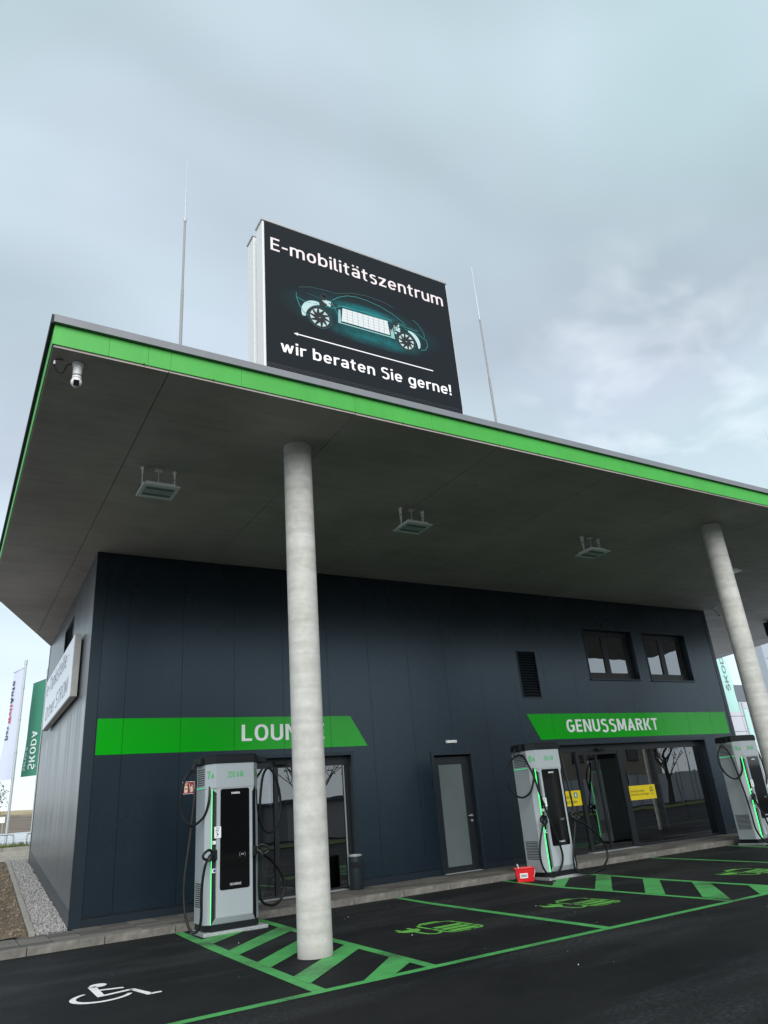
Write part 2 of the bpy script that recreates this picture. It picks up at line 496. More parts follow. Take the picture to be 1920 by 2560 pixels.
wear(M_markg, 0.75)
wear(M_markl, 0.6)
wear(M_markw, 0.35)
M_asphalt = mat_asphalt()
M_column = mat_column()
M_soffit = mat_soffit()
M_side = mat_sidewall()
M_glass = mat_glass('door_glass', (0.42, 0.46, 0.48), 2.7)
M_wglass = mat_glass('window_glass', (0.30, 0.32, 0.32), 3.4, wave=0.22)
M_blackglass = material('black_glass', (0.004, 0.004, 0.005), 0.06, spec=0.6)
M_screen = mat_screen()
M_frost = material('frosted_glass', (0.115, 0.14, 0.145), 0.22, spec=0.6, var=0.08, var_scale=1.2)
M_kerb = material('kerb_concrete', (0.165, 0.156, 0.138), 0.85, var=0.45, var_scale=6, bump=0.5, bump_scale=70, detail=6)


# ------------------------------------------------------------------ mesh helpers
class MB:
    def __init__(self):
        self.bm = bmesh.new()

    def box(self, x0, x1, y0, y1, z0, z1, bevel=0.0, mat=None):
        vs_ = [(x, y, z) for z in (z0, z1) for y in (y0, y1) for x in (x0, x1)]
        v = [self.bm.verts.new(mat @ Vector(p) if mat else p) for p in vs_]
        fs = [self.bm.faces.new([v[i] for i in q]) for q in ((0, 2, 3, 1), (4, 5, 7, 6), (0, 1, 5, 4), (2, 6, 7, 3), (0, 4, 6, 2), (1, 3, 7, 5))]
        if bevel:
            ed = list({e for f in fs for e in f.edges})
            bmesh.ops.bevel(self.bm, geom=ed, offset=bevel, segments=2, affect='EDGES', profile=0.6)
        return self

    def prism(self, pts, a, b, axis='z'):
        """closed 2-D outline pushed from a to b along an axis"""
        def mk(p, h):
            return {'z': (p[0], p[1], h), 'y': (p[0], h, p[1]), 'x': (h, p[0], p[1])}[axis]
        lo = [self.bm.verts.new(mk(p, a)) for p in pts]
        hi = [self.bm.verts.new(mk(p, b)) for p in pts]
        n = len(pts)
        self.bm.faces.new(lo[::-1]); self.bm.faces.new(hi)
        for i in range(n):
            self.bm.faces.new((lo[i], lo[(i + 1) % n], hi[(i + 1) % n], hi[i]))
        return self

    def poly(self, pts):
        self.bm.faces.new([self.bm.verts.new(p) for p in pts])
        return self

    def tube(self, pts, r, sides=8, smooth=3, cap=True):
        P = [Vector(p) for p in pts]
        if smooth > 1 and len(P) > 2:
            Q = []
            for i in range(len(P) - 1):
                p0, p1, p2, p3 = P[max(i - 1, 0)], P[i], P[i + 1], P[min(i + 2, len(P) - 1)]
                for k in range(smooth):
                    s = k / smooth
                    Q.append(0.5 * ((2 * p1) + (p2 - p0) * s + (2 * p0 - 5 * p1 + 4 * p2 - p3) * s * s + (3 * p1 - p0 - 3 * p2 + p3) * s ** 3))
            Q.append(P[-1])
            P = Q
        rings = []
        prev = None
        for i, p in enumerate(P):
            tdir = (P[min(i + 1, len(P) - 1)] - P[max(i - 1, 0)]).normalized()
            if prev is None:
                ref = Vector((0, 0, 1)) if abs(tdir.z) < 0.9 else Vector((1, 0, 0))
                a = tdir.cross(ref).normalized()
            else:
                a = (prev - tdir * prev.dot(tdir)).normalized()
            prev = a
            bb = tdir.cross(a)
            rr = r[i] if isinstance(r, list) else r
            rings.append([self.bm.verts.new(p + (a * math.cos(2 * math.pi * k / sides) + bb * math.sin(2 * math.pi * k / sides)) * rr) for k in range(sides)])
        for i in range(len(rings) - 1):
            for k in range(sides):
                f = self.bm.faces.new((rings[i][k], rings[i][(k + 1) % sides], rings[i + 1][(k + 1) % sides], rings[i + 1][k]))
                f.smooth = True
        if cap:
            for rg in (rings[0][::-1], rings[-1]):      # caps keep their own corners so that the sides shade straight
                self.bm.faces.new([self.bm.verts.new(v.co) for v in rg])
        return self

    def lathe(self, prof, cx=0, cy=0, sides=24, cap=True):
        rings = []
        for r, z in prof:
            rings.append([self.bm.verts.new((cx + r * math.cos(2 * math.pi * k / sides), cy + r * math.sin(2 * math.pi * k / sides), z)) for k in range(sides)])
        for i in range(len(rings) - 1):
            for k in range(sides):
                f = self.bm.faces.new((rings[i][k], rings[i][(k + 1) % sides], rings[i + 1][(k + 1) % sides], rings[i + 1][k]))
                f.smooth = True
        if cap:
            if prof[0][0] > 1e-5: self.bm.faces.new([self.bm.verts.new(v.co) for v in rings[0][::-1]])
            if prof[-1][0] > 1e-5: self.bm.faces.new([self.bm.verts.new(v.co) for v in rings[-1]])
        return self

    def sphere(self, c, r, seg=20, rings=12):
        bmesh.ops.create_uvsphere(self.bm, u_segments=seg, v_segments=rings, radius=r, matrix=Matrix.Translation(c))
        for f in self.bm.faces:
            f.smooth = True
        return self

    def mesh(self, name):
        me = bpy.data.meshes.new(name)
        bmesh.ops.recalc_face_normals(self.bm, faces=self.bm.faces)
        self.bm.to_mesh(me)
        self.bm.free()
        return me

    def build(self, name, mt, parent=None, loc=None, bevel=0.0, **props):
        return link(name, self.mesh(name), mt, parent, loc, bevel, **props)


def link(name, me, mt, parent=None, loc=None, bevel=0.0, **props):
    if any(p.use_smooth for p in me.polygons) and not me.get('hard'):
        me['hard'] = 1
        me.set_sharp_from_angle(angle=R(40))
    if mt is not None and not me.materials:
        me.materials.append(mt)
    o = bpy.data.objects.new(name, me)
    COL.objects.link(o)
    if parent is not None:
        o.parent = parent
    if loc is not None:
        o.location = loc
    if bevel:
        md = o.modifiers.new('bevel', 'BEVEL')
        md.width = bevel
        md.segments = 2
        md.limit_method = 'ANGLE'
    for k, v in props.items():
        o[k] = v
    return o


def thing(name, label, cat, loc=(0, 0, 0), rotz=0.0, group=None):
    o = bpy.data.objects.new(name, None)
    COL.objects.link(o)
    o.empty_display_size = 0.2
    o.location = loc
    o.rotation_euler = (0, 0, rotz)
    tag(o, label, cat, group)
    return o


def tag(o, label, cat, group=None):
    o['label'] = label
    o['category'] = cat
    if group:
        o['group'] = group
    return o


def part(name, parent=None, loc=(0, 0, 0)):
    o = bpy.data.objects.new(name, None)
    COL.objects.link(o)
    o.empty_display_size = 0.1
    o.location = loc
    if parent:
        o.parent = parent
    return o


def copy_tree(src, parent=None):
    c = src.copy()
    COL.objects.link(c)
    if parent is not None:
        c.parent = parent
    for ch in list(src.children):
        copy_tree(ch, c)
    return c


def glyph(ch, t):
    """one letter of a plain grotesque drawn from strokes of width t; capitals are 1 high; returns outlines and width"""
    P = []
    X = 0.73                                    # height of the small letters

    def r4(x0, x1, y0, y1):
        P.append([(x0, y0), (x1, y0), (x1, y1), (x0, y1)])

    def dg(xa, ya, xb, yb, k=1.0):
        q = t * k * 1.06
        P.append([(xa, ya), (xa + q, ya), (xb + q, yb), (xb, yb)] if yb > ya else [(xb, yb), (xb + q, yb), (xa + q, ya), (xa, ya)])

    def arc(cx, cy, rx, ry, a0, a1, n=None):
        n = n or max(4, int(abs(a1 - a0) / 15))
        e = 2 / 2.35

        def pt(a, rx_, ry_):
            c_, s_ = math.cos(R(a)), math.sin(R(a))
            return (cx + rx_ * math.copysign(abs(c_) ** e, c_), cy + ry_ * math.copysign(abs(s_) ** e, s_))
        for i in range(n):
            u, v = a0 + (a1 - a0) * i / n, a0 + (a1 - a0) * (i + 1) / n
            q = [pt(u, rx, ry), pt(v, rx, ry), pt(v, rx - t, ry - t * 0.92), pt(u, rx - t, ry - t * 0.92)]
            P.append(q if a1 > a0 else q[::-1])
    w_ = 0.62
    if ch == ' ': return P, 0.26
    if ch in 'EFL':
        w_ = 0.52
        r4(0, t, 0, 1)
        if ch in 'EL': r4(t, w_, 0, t * 0.95)
        if ch in 'EF': r4(t, w_, 1 - t * 0.95, 1); r4(t, w_ * 0.94, 0.51 - t * 0.46, 0.51 + t * 0.46)
    elif ch == 'H': r4(0, t, 0, 1); r4(w_ - t, w_, 0, 1); r4(t, w_ - t, 0.5 - t / 2, 0.5 + t / 2)
    elif ch == 'I': w_ = t; r4(0, t, 0, 1)
    elif ch == 'T': w_ = 0.56; r4(0, w_, 1 - t * 0.95, 1); r4(w_ / 2 - t / 2, w_ / 2 + t / 2, 0, 1 - t * 0.95)
    elif ch == 'O' or ch == '0':
        w_ = 0.70 if ch == 'O' else 0.56
        arc(w_ / 2, 0.5, w_ / 2, 0.51, 0, 360, 28)
    elif ch in 'CG':
        w_ = 0.66
        arc(w_ / 2, 0.5, w_ / 2, 0.51, 48, 318 if ch == 'C' else 360, 22)
        if ch == 'G': r4(w_ * 0.55, w_, 0.5 - t * 0.5, 0.5 + t * 0.4); r4(w_ - t, w_, 0.12, 0.5 - t * 0.5)
    elif ch == 'U': w_ = 0.64; r4(0, t, 0.33, 1); r4(w_ - t, w_, 0.33, 1); arc(w_ / 2, 0.33, w_ / 2, 0.34, 180, 360, 14)
    elif ch == 'N': w_ = 0.66; r4(0, t, 0, 1); r4(w_ - t, w_, 0, 1); P.append([(t * 0.2, 1), (w_ - t * 1.1, 0), (w_ - t * 0.2, 0), (t * 1.1, 1)])
    elif ch == 'M':
        w_ = 0.80; r4(0, t, 0, 1); r4(w_ - t, w_, 0, 1)
        P.append([(t * 0.3, 1), (w_ / 2 - t * 0.5, 0.12), (w_ / 2 + t * 0.5, 0.12), (t * 1.25, 1)]); P.append([(w_ - t * 1.25, 1), (w_ / 2 - t * 0.5, 0.12), (w_ / 2 + t * 0.5, 0.12), (w_ - t * 0.3, 1)])
    elif ch == 'A': w_ = 0.70; dg(0, 0, w_ / 2 - t * 0.53, 1); dg(w_ - t * 1.06, 0, w_ / 2 - t * 0.53, 1); r4(0.17, w_ - 0.17, 0.22, 0.22 + t * 0.9)
    elif ch == 'K': w_ = 0.66; r4(0, t, 0, 1); dg(t * 0.8, 0.36, w_ - t * 1.25, 1, 1.2); P.append([(0.22, 0.52), (w_ - t * 1.25, 0), (w_, 0), (0.34, 0.66)])
    elif ch == 'X': dg(0, 0, w_ - t * 1.1, 1, 1.1); dg(w_ - t * 1.1, 0, 0, 1, 1.1)
    elif ch in 'RBPD':
        w_ = 0.62 if ch != 'D' else 0.66
        r4(0, t, 0, 1)
        if ch == 'D': r4(t, w_ * 0.42, 1 - t * 0.92, 1); r4(t, w_ * 0.42, 0, t * 0.92); arc(w_ * 0.42, 0.5, w_ * 0.58, 0.5, -90, 90, 14)
        else:
            r4(t, w_ * 0.5, 1 - t * 0.92, 1); r4(t, w_ * 0.5, 0.46, 0.46 + t * 0.92); arc(w_ * 0.5, 0.73, w_ * 0.45, 0.27, -90, 90, 10)
            if ch == 'R': P.append([(w_ * 0.42, 0.46), (w_ - t * 1.15, 0), (w_, 0), (w_ * 0.42 + t * 1.1, 0.46)])
            if ch == 'B': r4(t, w_ * 0.5, 0, t * 0.92); arc(w_ * 0.5, 0.46 / 2 + t * 0.46, w_ * 0.5, 0.23 + t * 0.46, -90, 90, 10)
    elif ch in 'S\u0160':
        w_ = 0.60
        arc(w_ / 2, 0.745, w_ / 2 * 0.96, 0.265, 30, 270, 14); arc(w_ / 2, 0.255 + t * 0.02, w_ / 2, 0.265 + t * 0.5, 90, -150, 14)
        if ch != 'S': P.append([(0.12, 1.24), (0.30, 1.06), (0.30, 1.16), (0.20, 1.26)]); P.append([(0.30, 1.06), (0.48, 1.24), (0.40, 1.26), (0.30, 1.16)])
    elif ch == 'W':
        w_ = 0.98; q = (w_ - t) / 4
        for i, (ya, yb) in enumerate(((1, 0), (0, 1), (1, 0), (0, 1))): dg(q * i, ya, q * (i + 1), yb, 0.95)
    elif ch == '2':
        w_ = 0.54; arc(w_ / 2, 0.70, w_ / 2, 0.31, 165, -25, 12); P.append([(0.0, t * 0.9), (t * 1.2, t * 0.9), (w_ * 0.97, 0.57), (w_ * 0.97 - t * 1.1, 0.55)]); r4(0, w_, 0, t * 0.92)
    elif ch == '7': w_ = 0.52; r4(0, w_, 1 - t * 0.95, 1); dg(0.12, 0, w_ - t * 1.06, 1 - t * 0.95)
    elif ch == '8': w_ = 0.56; arc(w_ / 2, 0.75, w_ / 2 * 0.92, 0.26, 0, 360, 18); arc(w_ / 2, 0.255, w_ / 2, 0.265 + t * 0.4, 0, 360, 18)
    elif ch == '9': w_ = 0.56; arc(w_ / 2, 0.68, w_ / 2, 0.33, 0, 360, 18); arc(w_ / 2, 0.45, w_ / 2, 0.46, 0, -130, 10); r4(w_ - t, w_, 0.45, 0.68)
    elif ch in 'adbgqpoec\u00e4':
        w_ = 0.56
        if ch in 'oec': arc(w_ / 2, X / 2, w_ / 2, X / 2 + 0.012, 0 if ch != 'c' else 50, {'o': 360, 'e': 322, 'c': 310}[ch], 22)
        if ch == 'e': r4(t * 0.6, w_ - t * 0.1, X / 2 - t * 0.42, X / 2 + t * 0.42)
        if ch in 'bp': w_ = 0.58; r4(0, t, 0 if ch == 'b' else -0.27, 1 if ch == 'b' else X); arc(w_ / 2, X / 2, w_ / 2, X / 2 + 0.012, 0, 360, 22)
        if ch in 'dq': w_ = 0.58; r4(w_ - t, w_, 0 if ch == 'd' else -0.27, 1 if ch == 'd' else X); arc(w_ / 2, X / 2, w_ / 2, X / 2 + 0.012, 0, 360, 22)
        if ch == 'g': w_ = 0.58; r4(w_ - t, w_, -0.02, X); arc(w_ / 2, X / 2, w_ / 2, X / 2 + 0.012, 0, 360, 22); arc(w_ / 2, -0.02, w_ / 2, 0.26, 0, -145, 10)
        if ch in 'a\u00e4':
            w_ = 0.54; r4(w_ - t, w_, 0, X * 0.62); arc(w_ / 2, X * 0.62, w_ / 2, X * 0.38 + 0.012, 0, 150, 11); arc(w_ * 0.46, X * 0.28, w_ * 0.46, X * 0.28 + 0.012, 80, 360, 14); r4(w_ * 0.42, w_ - t * 0.8, X * 0.56 - t * 0.86 + 0.012, X * 0.56 + 0.012)
            if ch != 'a': r4(0.06, 0.06 + t * 0.92, 0.87, 0.87 + t * 0.95); r4(w_ - 0.06 - t * 0.92, w_ - 0.06, 0.87, 0.87 + t * 0.95)
    elif ch == 'i': w_ = t; r4(0, t, 0, X); r4(-0.01, t + 0.01, 0.87, 0.87 + t * 1.05)
    elif ch == 'l': w_ = t * 1.5; r4(0, t, t * 0.4, 1); arc(t * 1.6, t * 1.3, t * 1.6, t * 1.3, 180, 275, 5)
    elif ch in 'nhmru':
        w_ = 0.54
        if ch == 'u': r4(w_ - t, w_, 0, X); r4(0, t, 0.27, X); arc(w_ / 2, 0.27, w_ / 2, 0.282, 180, 360, 12)
        else:
            r4(0, t, 0, 1 if ch == 'h' else X)
            if ch == 'r': w_ = 0.36; arc(w_ * 0.95, X - 0.28, w_ * 0.95, 0.292, 175, 80, 7)
            elif ch == 'm':
                w_ = 0.88; h_ = (w_ + t) / 4
                arc(h_, X - 0.27, h_, 0.282, 178, 0, 10); r4(2 * h_ - t, 2 * h_, 0, X - 0.27); arc(3 * h_ - t, X - 0.27, h_, 0.282, 178, 0, 10); r4(w_ - t, w_, 0, X - 0.27)
            else: arc(w_ / 2, X - 0.27, w_ / 2, 0.282, 178, 0, 12); r4(w_ - t, w_, 0, X - 0.27)
    elif ch == 's': w_ = 0.48; arc(w_ / 2, X * 0.75, w_ / 2 * 0.95, X * 0.25 + 0.012, 30, 270, 12); arc(w_ / 2, X * 0.25 + t * 0.02, w_ / 2, X * 0.25 + 0.012 + t * 0.45, 90, -150, 12)
    elif ch == 't': w_ = 0.38; r4(0.09, 0.09 + t, 0.2, 0.93); r4(0, w_, X - t * 0.9, X); arc(0.09 + 0.20, 0.2, 0.20, 0.212, 180, 285, 7)
    elif ch == 'f': w_ = 0.36; r4(0.09, 0.09 + t, 0, 0.8); r4(0, w_, X - t * 0.9, X); arc(0.09 + 0.2, 0.8, 0.2, 0.21, 180, 80, 7)
    elif ch == 'k': w_ = 0.54; r4(0, t, 0, 1); dg(t * 0.9, 0.25, w_ - t * 1.3, X, 1.2); P.append([(0.2, 0.37), (w_ - t * 1.2, 0), (w_, 0), (0.3, 0.49)])
    elif ch == 'v': w_ = 0.54; dg(0, X, w_ / 2 - t * 0.53, 0); dg(w_ - t * 1.06, X, w_ / 2 - t * 0.53, 0)
    elif ch == 'w':
        w_ = 0.84; q = (w_ - t) / 4
        for i, (ya, yb) in enumerate(((X, 0), (0, X), (X, 0), (0, X))): dg(q * i, ya, q * (i + 1), yb, 0.95)
    elif ch == 'z': w_ = 0.50; r4(0, w_, X - t * 0.9, X); r4(0, w_, 0, t * 0.9); dg(0.0, t * 0.9, w_ - t * 1.3, X - t * 0.9, 1.22)
    elif ch == '-': w_ = 0.34; r4(0, w_, 0.36, 0.36 + t * 0.95)
    elif ch == '\u2013': w_ = 0.5; r4(0, w_, 0.36, 0.36 + t * 0.8)
    elif ch == '.': w_ = t * 1.1; r4(0, w_, 0, t * 1.1)
    elif ch == '\u00b7': w_ = t * 1.2; r4(0, w_, 0.42, 0.42 + t * 1.2)
    elif ch == '!': w_ = t * 1.1; r4(0, w_, 0, t * 1.1); P.append([(0.02, 0.28), (w_ - 0.02, 0.28), (w_ + 0.01, 1), (-0.01, 1)])
    else: r4(0, w_, 0, 1)
    return P, w_


def text_data(s, t):
    V, Fc, x = [], [], 0.0
    for n_, ch in enumerate(s):
        P, gw = glyph(ch, t)
        for k, pl in enumerate(P):
            n0 = len(V)
            V += [(x + p[0], p[1], k * 0.00003) for p in pl]      # crossing strokes never share a plane
            Fc.append(tuple(range(n0, n0 + len(pl))))
        x += gw + (0.17 - t * 0.25 if ch != ' ' else 0.08)
    return [Vector(v) for v in V], Fc


def text(name, s, mt, parent, origin, xdir, updir, width, height, bold=0.15, fn=None):
    """flat lettering: width is the full width of the words, height the height of a capital; origin is the left end of the baseline"""
    V, Fc = text_data(s, bold)
    x0 = min(v.x for v in V); x1 = max(v.x for v in V)
    sx = width / (x1 - x0); sy = height
    O, X, U = Vector(origin), Vector(xdir), Vector(updir)
    Nn = X.cross(U)
    if fn:
        P = [fn((v.x - x0) * sx, v.y * sy) for v in V]
    else:
        P = [O + X * ((v.x - x0) * sx) + U * (v.y * sy) + Nn * v.z for v in V]
    me = bpy.data.meshes.new(name)
    me.from_pydata([tuple(p) for p in P], [], Fc)
    return link(name, me, mt, parent)


def ribbon(pts, wd, closed=False):
    """2-D polyline as a list of quads of width wd"""
    n = len(pts)
    out = []
    L_, R_ = [], []
    for i in range(n):
        a = Vector(pts[i - 1]) if (i > 0 or closed) else Vector(pts[i])
        b = Vector(pts[(i + 1) % n]) if (i < n - 1 or closed) else Vector(pts[i])
        d = (b - a).normalized()
        nn = Vector((-d.y, d.x))
        ww = wd[i] if isinstance(wd, list) else wd
        L_.append(Vector(pts[i]) + nn * ww / 2); R_.append(Vector(pts[i]) - nn * ww / 2)
    for i in range(n if closed else n - 1):
        j = (i + 1) % n
        out.append([L_[i], R_[i], R_[j], L_[j]])
    return out


def circle(cx, cy, r, n=20, a0=0.0, a1=360.0, ry=None):
    full = abs(a1 - a0) >= 359.9
    k = n if full else n + 1
    return [(cx + r * math.cos(R(a0 + (a1 - a0) * i / n)), cy + (ry or r) * math.sin(R(a0 + (a1 - a0) * i / n))) for i in range(k)]


def flat(name, polys, mt, parent, fn):
    """a set of flat 2-D outlines laid on a surface by fn(u, v)"""
    b = MB()
    for pl in polys:
        b.poly([fn(p[0], p[1]) for p in pl])
    return b.build(name, mt, parent)


# ------------------------------------------------------------------ key sizes of the place
H = 6.348          # underside of the canopy
KY = -1.39         # front of the kerb
PZ = 0.10          # pavement level
W = 17.83          # length of the facade
BACK = 8.02


def slope(y):
    if y < 0: return 0.095
    if y < 8.7: return 0.095 + 0.1 * y
    if y < 15: return 0.965 + (y - 8.7) * 0.032
    if y < 22: return 1.167
    if y < 60: return 1.167 + (y - 22) * 0.0245
    if y < 66: return 2.1
    if y < 170: return 2.1 + 5.1 * ((y - 66) / 104.0) ** 0.9
    return 7.2


# ------------------------------------------------------------------ ground
def grid_mesh(xs, ys, hf):
    vs_ = [(x, y, hf(x, y)) for y in ys for x in xs]
    nx = len(xs)
    fs = [(j * nx + i, j * nx + i + 1, (j + 1) * nx + i + 1, (j + 1) * nx + i) for j in range(len(ys) - 1) for i in range(nx - 1)]
    me = bpy.data.meshes.new('ground')
    me.from_pydata(vs_, [], fs)
    return me


def gh(x, y):
    h = slope(y) - 0.012
    if y < -0.02: return -0.05
    if y < 8.9 and x > 0.25: return -0.05
    if y < 8.6 and x < -0.3: return h - 0.3
    if y > 24:
        h += 0.9 * (noise.noise(Vector((x * 0.05, y * 0.05, 1))) + 0.3) * min(1, (y - 60) / 40 if y > 60 else 0)
    return h


xs = [-900, -400, -200, -120, -80, -60, -40, -30, -24, -18, -14, -10, -7, -5, -3, -2, -1.2, -0.6, -0.31, -0.29, 0.2, 0.26, 1, 2, 3, 4, 6, 8, 10, 14, 18, 24, 30, 40, 55, 75, 110, 160, 250, 500, 900]
ys = [-900, -300, -150, -80, -50, -25, -12, -5, -0.03, 0.0, 1, 2, 3, 4, 5, 6, 7, 8, 8.7, 9.0, 10, 12, 14, 15, 17, 19, 22, 26, 30, 36, 42, 48, 54, 60, 66, 74, 82, 92, 104, 118, 132, 150, 172, 210, 300, 500, 900]
M_ground = material('bare_ground', (0.2, 0.16, 0.1), 0.95)
t, b = tree_of(M_ground)
o_ = N(t, 'ShaderNodeTexCoord').outputs['Object']
sx = N(t, 'ShaderNodeSeparateXYZ'); t.links.new(o_, sx.inputs[0])
nz = N(t, 'ShaderNodeTexNoise', i_Scale=0.35, i_Detail=8.0, i_Roughness=0.65)
t.links.new(o_, nz.inputs['Vector'])
straw = ramp(t, [(0.3, (0.30, 0.24, 0.14)), (0.7, (0.40, 0.33, 0.20))])
soil = ramp(t, [(0.3, (0.085, 0.065, 0.045)), (0.7, (0.19, 0.15, 0.11))])
t.links.new(nz.outputs[0], straw.inputs[0]); t.links.new(nz.outputs[0], soil.inputs[0])
yy = math_node(t, 'ADD', sx.outputs[1], math_node(t, 'MULTIPLY', nz.outputs[0], 14.0))
far = N(t, 'ShaderNodeMapRange', i_1=128.0, i_2=134.0)
t.links.new(yy, far.inputs[0])
paved = N(t, 'ShaderNodeMapRange', i_1=74.0, i_2=72.0)
t.links.new(yy, paved.inputs[0])
c = mixc(t, far.outputs[0], soil.outputs[0], straw.outputs[0])
road = N(t, 'ShaderNodeTexNoise', i_Scale=1.2, i_Detail=4.0)
mpn = N(t, 'ShaderNodeMapping', i_Scale=(0.1, 1.0, 1.0)); t.links.new(o_, mpn.inputs[0]); t.links.new(mpn.outputs[0], road.inputs['Vector'])
rr = ramp(t, [(0.35, (0.40, 0.43, 0.46)), (0.65, (0.60, 0.64, 0.67))])
t.links.new(road.outputs[0], rr.inputs[0])
c = mixc(t, paved.outputs[0], c, rr.outputs[0])
t.links.new(c, b.inputs['Base Color'])
link('ground', grid_mesh(xs, ys, gh), M_ground, kind='structure')

# car park surface: one sheet, slightly uneven where the paint dips
me = grid_mesh([-60 + i * 5 for i in range(32)], [-60 + i * 4.885 for i in range(13)], lambda x, y: 0.0)
asphalt = link('asphalt', me, M_asphalt, kind='structure')
for v in asphalt.data.vertices:
    if v.co.y > -2: v.co.y = KY + 0.04

# ------------------------------------------------------------------ road markings (parts of the asphalt)
def mark(name, pts, mt=M_markg, z=0.004, label=None):
    # a thin coat of paint with a real edge
    o = MB().prism(pts, z - 0.003, z, 'z').build(name, mt, asphalt)
    if label: o['label'] = label
    return o


def band(name, left, right, mt=M_markg, z=0.004):
    bmx = MB()
    for i in range(len(left) - 1):
        bmx.poly([(*left[i], z), (*right[i], z), (*right[i + 1], z), (*left[i + 1], z)])
    bmesh.ops.remove_doubles(bmx.bm, verts=bmx.bm.verts, dist=1e-4)
    return bmx.build(name, mt, asphalt)


band('front_line', [(-12, -6.675), (2, -6.672), (7, -6.69), (26, -6.75)], [(-12, -6.79), (2, -6.785), (7, -6.80), (26, -6.86)], z=0.004)
band('bay_line', [(1.265, -1.40), (1.16, -3.4), (1.115, -4.9), (1.07, -6.671)], [(1.385, -1.40), (1.33, -3.1), (1.27, -4.5), (1.205, -6.671)])
band('bay_line', [(2.52, -1.40), (2.41, -3.2), (2.36, -4.8), (2.285, -6.671)], [(2.645, -1.40), (2.545, -3.0), (2.50, -4.3), (2.40, -6.671)])
band('bay_line', [(5.07, -1.43), (4.93, -2.6), (4.82, -4.2), (4.67, -6.68)], [(5.185, -1.43), (5.05, -2.6), (4.94, -4.2), (4.795, -6.68)])
band('bay_line', [(7.46, -1.43), (7.17, -3.05), (7.10, -4.2), (7.02, -5.5), (6.93, -6.69)], [(7.58, -1.43), (7.29, -3.05), (7.22, -4.2), (7.12, -5.5), (7.05, -6.69)])
band('bay_line', [(8.86, -1.43), (8.68, -3.0), (8.53, -3.85), (8.42, -4.9), (8.33, -6.0), (8.26, -6.695)], [(8.99, -1.43), (8.81, -3.0), (8.66, -3.85), (8.55, -4.9), (8.46, -6.0), (8.39, -6.695)])
band('bay_line', [(11.57, -1.45), (11.06, -4.6), (10.75, -6.70)], [(11.70, -1.45), (11.19, -4.6), (10.88, -6.70)])
band('bay_line', [(14.26, -1.45), (13.86, -2.8), (13.35, -6.70)], [(14.39, -1.45), (13.99, -2.8), (13.48, -6.70)])
band('bay_line', [(15.7, -1.45), (14.8, -6.71)], [(15.83, -1.45), (14.93, -6.71)])
band('bay_line', [(-1.2, -1.45), (-1.5, -6.67)], [(-1.08, -1.45), (-1.38, -6.67)]) if False else None
for (la, lb, ra, rb) in ((-2.573, -3.073, -1.42, -1.85), (-3.808, -4.212, -2.495, -3.03), (-4.879, -5.294, -3.62, -4.10), (-5.952, -6.371, -4.796, -5.187)):
    xi = lambda y: 1.385 - 0.0345 * (-1.4 - y)
    mark('hatch_bar', [(xi(la) - 0.03, la), (xi(lb) - 0.03, lb), (2.36 + (rb + 4.8) * 0.06, rb), (2.36 + (ra + 4.8) * 0.06, ra)], z=0.008)
mark('hatch_bar', [(1.577, -6.70), (1.913, -6.70), (2.36, -6.30), (2.36, -5.879)], z=0.008)
for (la, lb, ra, rb) in ((-3.045, -3.368, -1.50, -1.85), (-4.10, -4.49, -2.572, -3.007), (-5.163, -5.547, -3.83, -4.242), (-6.192, -6.642, -4.948, -5.344)):
    xl = 7.255 + (la + 3.0) * 0.05
    mark('hatch_bar', [(xl, la), (xl - 0.02, lb), (8.72 + (rb + 3) * 0.14, rb), (8.74 + (ra + 3) * 0.14, ra)], z=0.008)
mark('hatch_bar', [(7.593, -6.715), (7.95, -6.715), (8.36, -6.42), (8.37, -6.0)], z=0.008)
for k in range(4):
    y0 = -2.9 - k * 1.2
    mark('hatch_bar', [(13.95 + (y0 + 3) * 0.15, y0), (13.9 + (y0 + 3) * 0.15, y0 - 0.4), (15.5 + (y0 + 3) * 0.16, y0 + 0.9), (15.5 + (y0 + 3) * 0.16, y0 + 1.3)], z=0.008)


